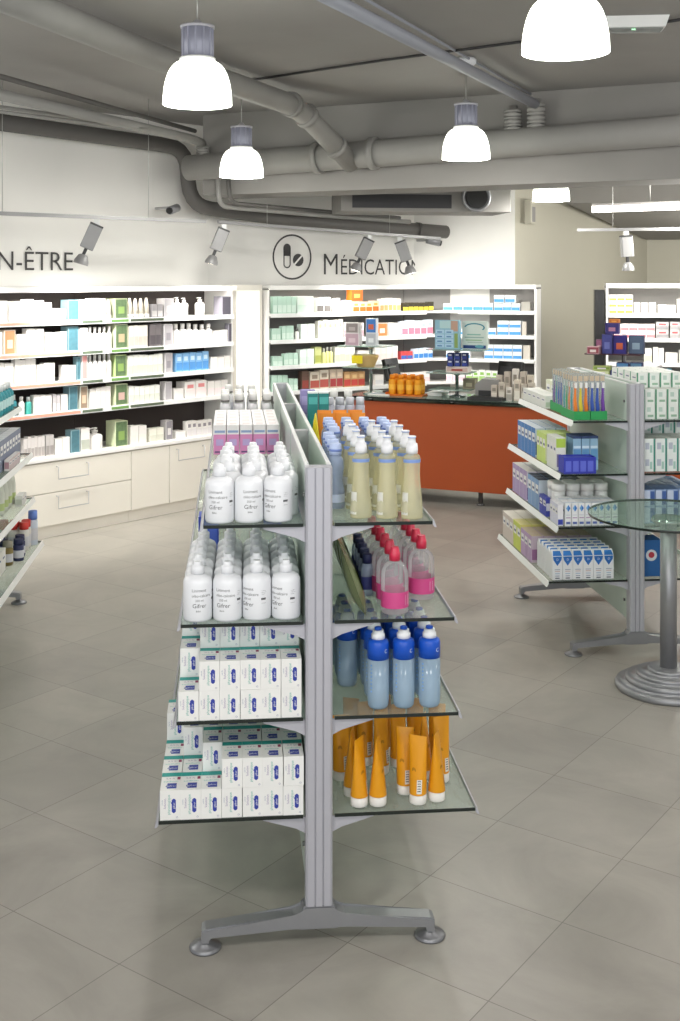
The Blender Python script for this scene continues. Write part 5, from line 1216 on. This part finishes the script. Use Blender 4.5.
m = MB(); m.box(-.05, .05, -.06, .06, 0, .19, '#1f5fa0'); m.lathe([(.03, 0), (.03, .0005)], '#dfe4ea', 20, T=Matrix.Translation((-.005, -.0602, .11)) @ Matrix.Rotation(R(90), 4, 'X')); m.lathe([(.016, 0), (.016, .0006)], '#c03a4a', 16, T=Matrix.Translation((-.005, -.0607, .112)) @ Matrix.Rotation(R(90), 4, 'X'))
single('logo_carton', m, 'blue carton with round red and white emblem, lowest right shelf', 'carton', GB.p(.105, .1, q4), TH)
# boxes standing on top of the right gondola core: pale packs seen over the panel
for i, (u, c1) in enumerate(((.62, '#c9d8c9'), (.78, '#dfe3dd'), (.95, '#a9c9b4'))):
    single('small_carton', carton_mesh(.05, .09, .07, c1, [(.1, .9, .3, .7, '#5f9a78')]), ('first', 'second', 'third')[i] + ' of three small packs standing along the right gondola top', 'carton', GB.p(0, u, 1.2585), TH + .3, 'packs on the gondola top') if False else None

# ------------------------------------------------------------------ left gondola products
c1z, c2z, c3z, c4z = [z + .0006 for z in GZC]
m = MB(); m.lathe([(.03,0),(.032,.006),(.032,.1),(.022,.12),(.014,.125)], '#2a8a94', 18); c = MB(); c.lathe([(.0165,.1255),(.0165,.155),(.014,.158)], '#e0e4e4', 16); l = MB(); l.lathe([(.0323,.03),(.0323,.08)], '#bfe0e0', 18, cap=False)
TBt = Proto('teal_bottle', 'bottle', [('body', m), ('label', l), ('cap', c)])
for r in range(6):
    for i in range(3): TBt.put(GC.p(.15 + .07*i, 1.62 + .078*r, c1z), TH, f"teal bottle, left gondola top shelf, {ROW[r]}, {ORD[i]} from the core", 'teal bottles on the left gondola')
boxes(GC, 1, 1, .06, 0, 1.35, 5, 8, 1, .06, .085, .17, carton_mesh(.06, .085, .17, '#8b93a8', [(.08, .92, .1, .85, '#6f7a94')], side='#7a8298', top='#d8dade'), 'grey_carton', 'grey blue carton, left gondola second shelf', 'grey blue cartons on the left gondola')
boxes(GC, 1, 1, .365, 0, 1.5, 1, 4, 1, .03, .08, .06, carton_mesh(.03, .08, .06, '#d6d4d2', [(.1, .9, .2, .8, '#a8848c')], side='#c9b9bc'), 'small_carton', 'small pale carton at the rail, left gondola second shelf', 'small cartons on the left gondola')
def bag():
    m = MB(); m.lathe([(.06, 0), (.066, .02), (.066, .12), (.058, .16), (.04, .185), (.015, .195)], '#d9dcd0', 20, sy=.7); m.lathe([(.0663, .03), (.0663, .07)], '#b9c98a', 20, sy=.705, cap=False); return m
BG = Proto('refill_bag', 'bag', [(None, bag())])
for r in range(4):
    for i in range(2): BG.put(GC.p(.14 + .14*i, 1.62 + .11*r, c3z), TH, f"pale green-banded refill bag, left gondola third shelf, {ROW[r]}, {ORD[i]} from the core", 'refill bags on the left gondola')
boxes(GC, 1, 2, .355, 0, 1.86, 1, 2, 1, .045, .07, .06, carton_mesh(.045, .07, .06, '#e2e2de', [(.1, .9, .2, .7, '#c9ccc0')]), 'small_carton', 'small white pack at the rail, left gondola third shelf', 'white packs on the left gondola')
def rcj(cap, body, h=.16):
    m = MB(); m.lathe([(.028,0),(.03,.006),(.03,h*.68),(.022,h*.75)], body, 18); l = MB(); l.lathe([(.0303,h*.15),(.0303,h*.5)], '#cfcfd4', 18, cap=False); c = MB(); c.lathe([(.026,h*.7505),(.027,h*.8),(.026,h)], cap, 18); return [('body', m), ('label', l), ('cap', c)]
RC = Proto('red_capped_bottle', 'bottle', rcj('#c8352c', '#dcd9d2')); BC2 = Proto('blue_capped_bottle', 'bottle', rcj('#5f7fc8', '#c9d2de', .2)); NB = Proto('navy_bottle', 'bottle', rcj('#20264a', '#2a3058', .12)); OB = Proto('olive_bottle', 'bottle', rcj('#8f8a7a', '#7a6a38', .13))
for i in range(5):
    for r in range(2): RC.put(GC.p(.14 + .064*i, 1.93 + .066*r, c4z), TH, f"red-capped bottle, left gondola lowest shelf, {ROW[r]}, {ORD[i]} from the core", 'red-capped bottles on the left gondola')
BC2.put(GC.p(.424, 2.06, c4z), TH, 'blue-capped clear bottle at the far end of lowest left gondola shelf', 'other bottles on the left gondola')
for i, (v, u) in enumerate(((.30, 1.74), (.40, 1.78), (.41, 1.68), (.33, 1.66), (.26, 1.72))): NB.put(GC.p(v, u, c4z), TH, f"small navy bottle before red-capped ones, left gondola lowest shelf, {ORD[i]} of five", 'other bottles on the left gondola')
OB.put(GC.p(.37, 1.58, c4z), TH, 'olive brown bottle nearest the viewer on lowest left gondola shelf', 'other bottles on the left gondola')
boxes(GC, 1, 3, .2, 0, 1.28, 2, 2, 1, .09, .1, .12, carton_mesh(.09, .1, .12, '#e6e4de', [(.1, .9, .2, .7, '#d2cfc6')]), 'white_carton', 'white carton cut by the picture edge, left gondola lowest shelf', 'white cartons on the left gondola')

# ================================================================== ROUND GLASS TABLE
tY = yf(688); tx = xat(668.5, tY)
o = empty('round_table', 'round glass-topped table with stepped silver pedestal base at right', 'table', (tx, tY, 0))
m = MB(); m.lathe([(.365, 0), (.372, .003), (.374, .008), (.372, .013), (.365, .016)], 'table_glass', 64, c=(0, 0, .812)); part('table_top', m, o)
m = MB(); m.lathe([(.3735, .0025), (.3755, .008), (.3735, .0135)], 'glass_edge', 64, c=(0, 0, .812), cap=False); part('glass_rim', m, o)
m = MB(); m.lathe([(.039, .10), (.039, .79)], 'alu_cast', 28); part('column', m, o)
m = MB(); m.lathe([(.08, .79), (.08, .802), (.075, .811)], 'chrome', 24); part('top_plate', m, o)
m = MB(); pr = []
for r0, z0 in ((.248, 0), (.20, .034), (.152, .062), (.10, .084)):
    dz = {0: .034, .034: .028, .062: .022, .084: .02}[z0]
    pr += [(r0-.004, z0 + .001), (r0, z0+.006), (r0, z0+dz*.55), (r0-.006, z0+dz*.85), (r0-.016, z0+dz)]
m.lathe(pr + [(.045, .104)], 'alu_cast', 56); part('base', m, o)

# ================================================================== LIGHT
w = bpy.data.worlds.new('World'); SC.world = w; w.use_nodes = True
bg = w.node_tree.nodes['Background']; bg.inputs[0].default_value = (.93, .96, 1, 1); bg.inputs[1].default_value = .62
def area(name, loc, tgt, sx, sy, e, col=(1, .98, .95)):
    L = bpy.data.lights.new(name, 'AREA'); L.shape = 'RECTANGLE'; L.size = sx; L.size_y = sy; L.energy = e; L.color = col
    o = bpy.data.objects.new(name, L); COL.objects.link(o); o.location = loc
    o.rotation_euler = (Vector(tgt) - Vector(loc)).to_track_quat('-Z', 'Y').to_euler(); return o
# added fill lights without fixtures, unseen behind the viewer and off to the sides
for i, (x, y) in enumerate(((-1.3, 1.2), (.9, 1.0), (-3.4, 5.2), (3.3, 3.2), (3.6, 6.6))):
    L = bpy.data.lights.new('room_fill', 'POINT'); L.energy = (80, 80, 75, 60, 40)[i]; L.shadow_soft_size = .16; L.color = (1, .975, .94)
    lo = bpy.data.objects.new('room_fill', L); COL.objects.link(lo); lo.location = (x, y, 2.75)
for i, (x, y, z, e) in enumerate(((3.0, 10.0, 2.3, 70), (4.4, 7.4, 2.65, 40), (4.6, 12.2, 2.2, 60))):  # fill lights with no fixture, added to brighten the beige wall and passage
    L = bpy.data.lights.new('passage_fill', 'POINT'); L.energy = e; L.shadow_soft_size = .2; L.color = (1, .97, .91)
    lo = bpy.data.objects.new('passage_fill', L); COL.objects.link(lo); lo.location = (x, y, z)
area('front_fill', (0, -2.4, 1.7), (0, 4, 1.0), 6, 2.6, 80, (.95, .97, 1))  # unseen area light added behind the viewer for evenness, no window built

# ================================================================== CAMERA AND VIEW
cam = bpy.data.cameras.new('camera'); co = bpy.data.objects.new('camera', cam); COL.objects.link(co)
co.location = (0, 0, H); co.rotation_euler = (R(90), 0, 0)
cam.sensor_fit = 'VERTICAL'; cam.sensor_height = 36; cam.sensor_width = 24; cam.lens = F/1021*36; cam.shift_y = -(510.5-HY)/1021
cam.clip_start = .05; cam.clip_end = 100
SC.camera = co
vs_ = SC.view_settings; vs_.view_transform = 'Standard'; vs_.look = 'None'; vs_.gamma = 1; vs_.use_curve_mapping = False; vs_.exposure = 0.1
SC.cycles.transparent_max_bounces = 24; SC.cycles.max_bounces = 8; SC.cycles.use_denoising = True
SC.cycles.sample_clamp_indirect = 4
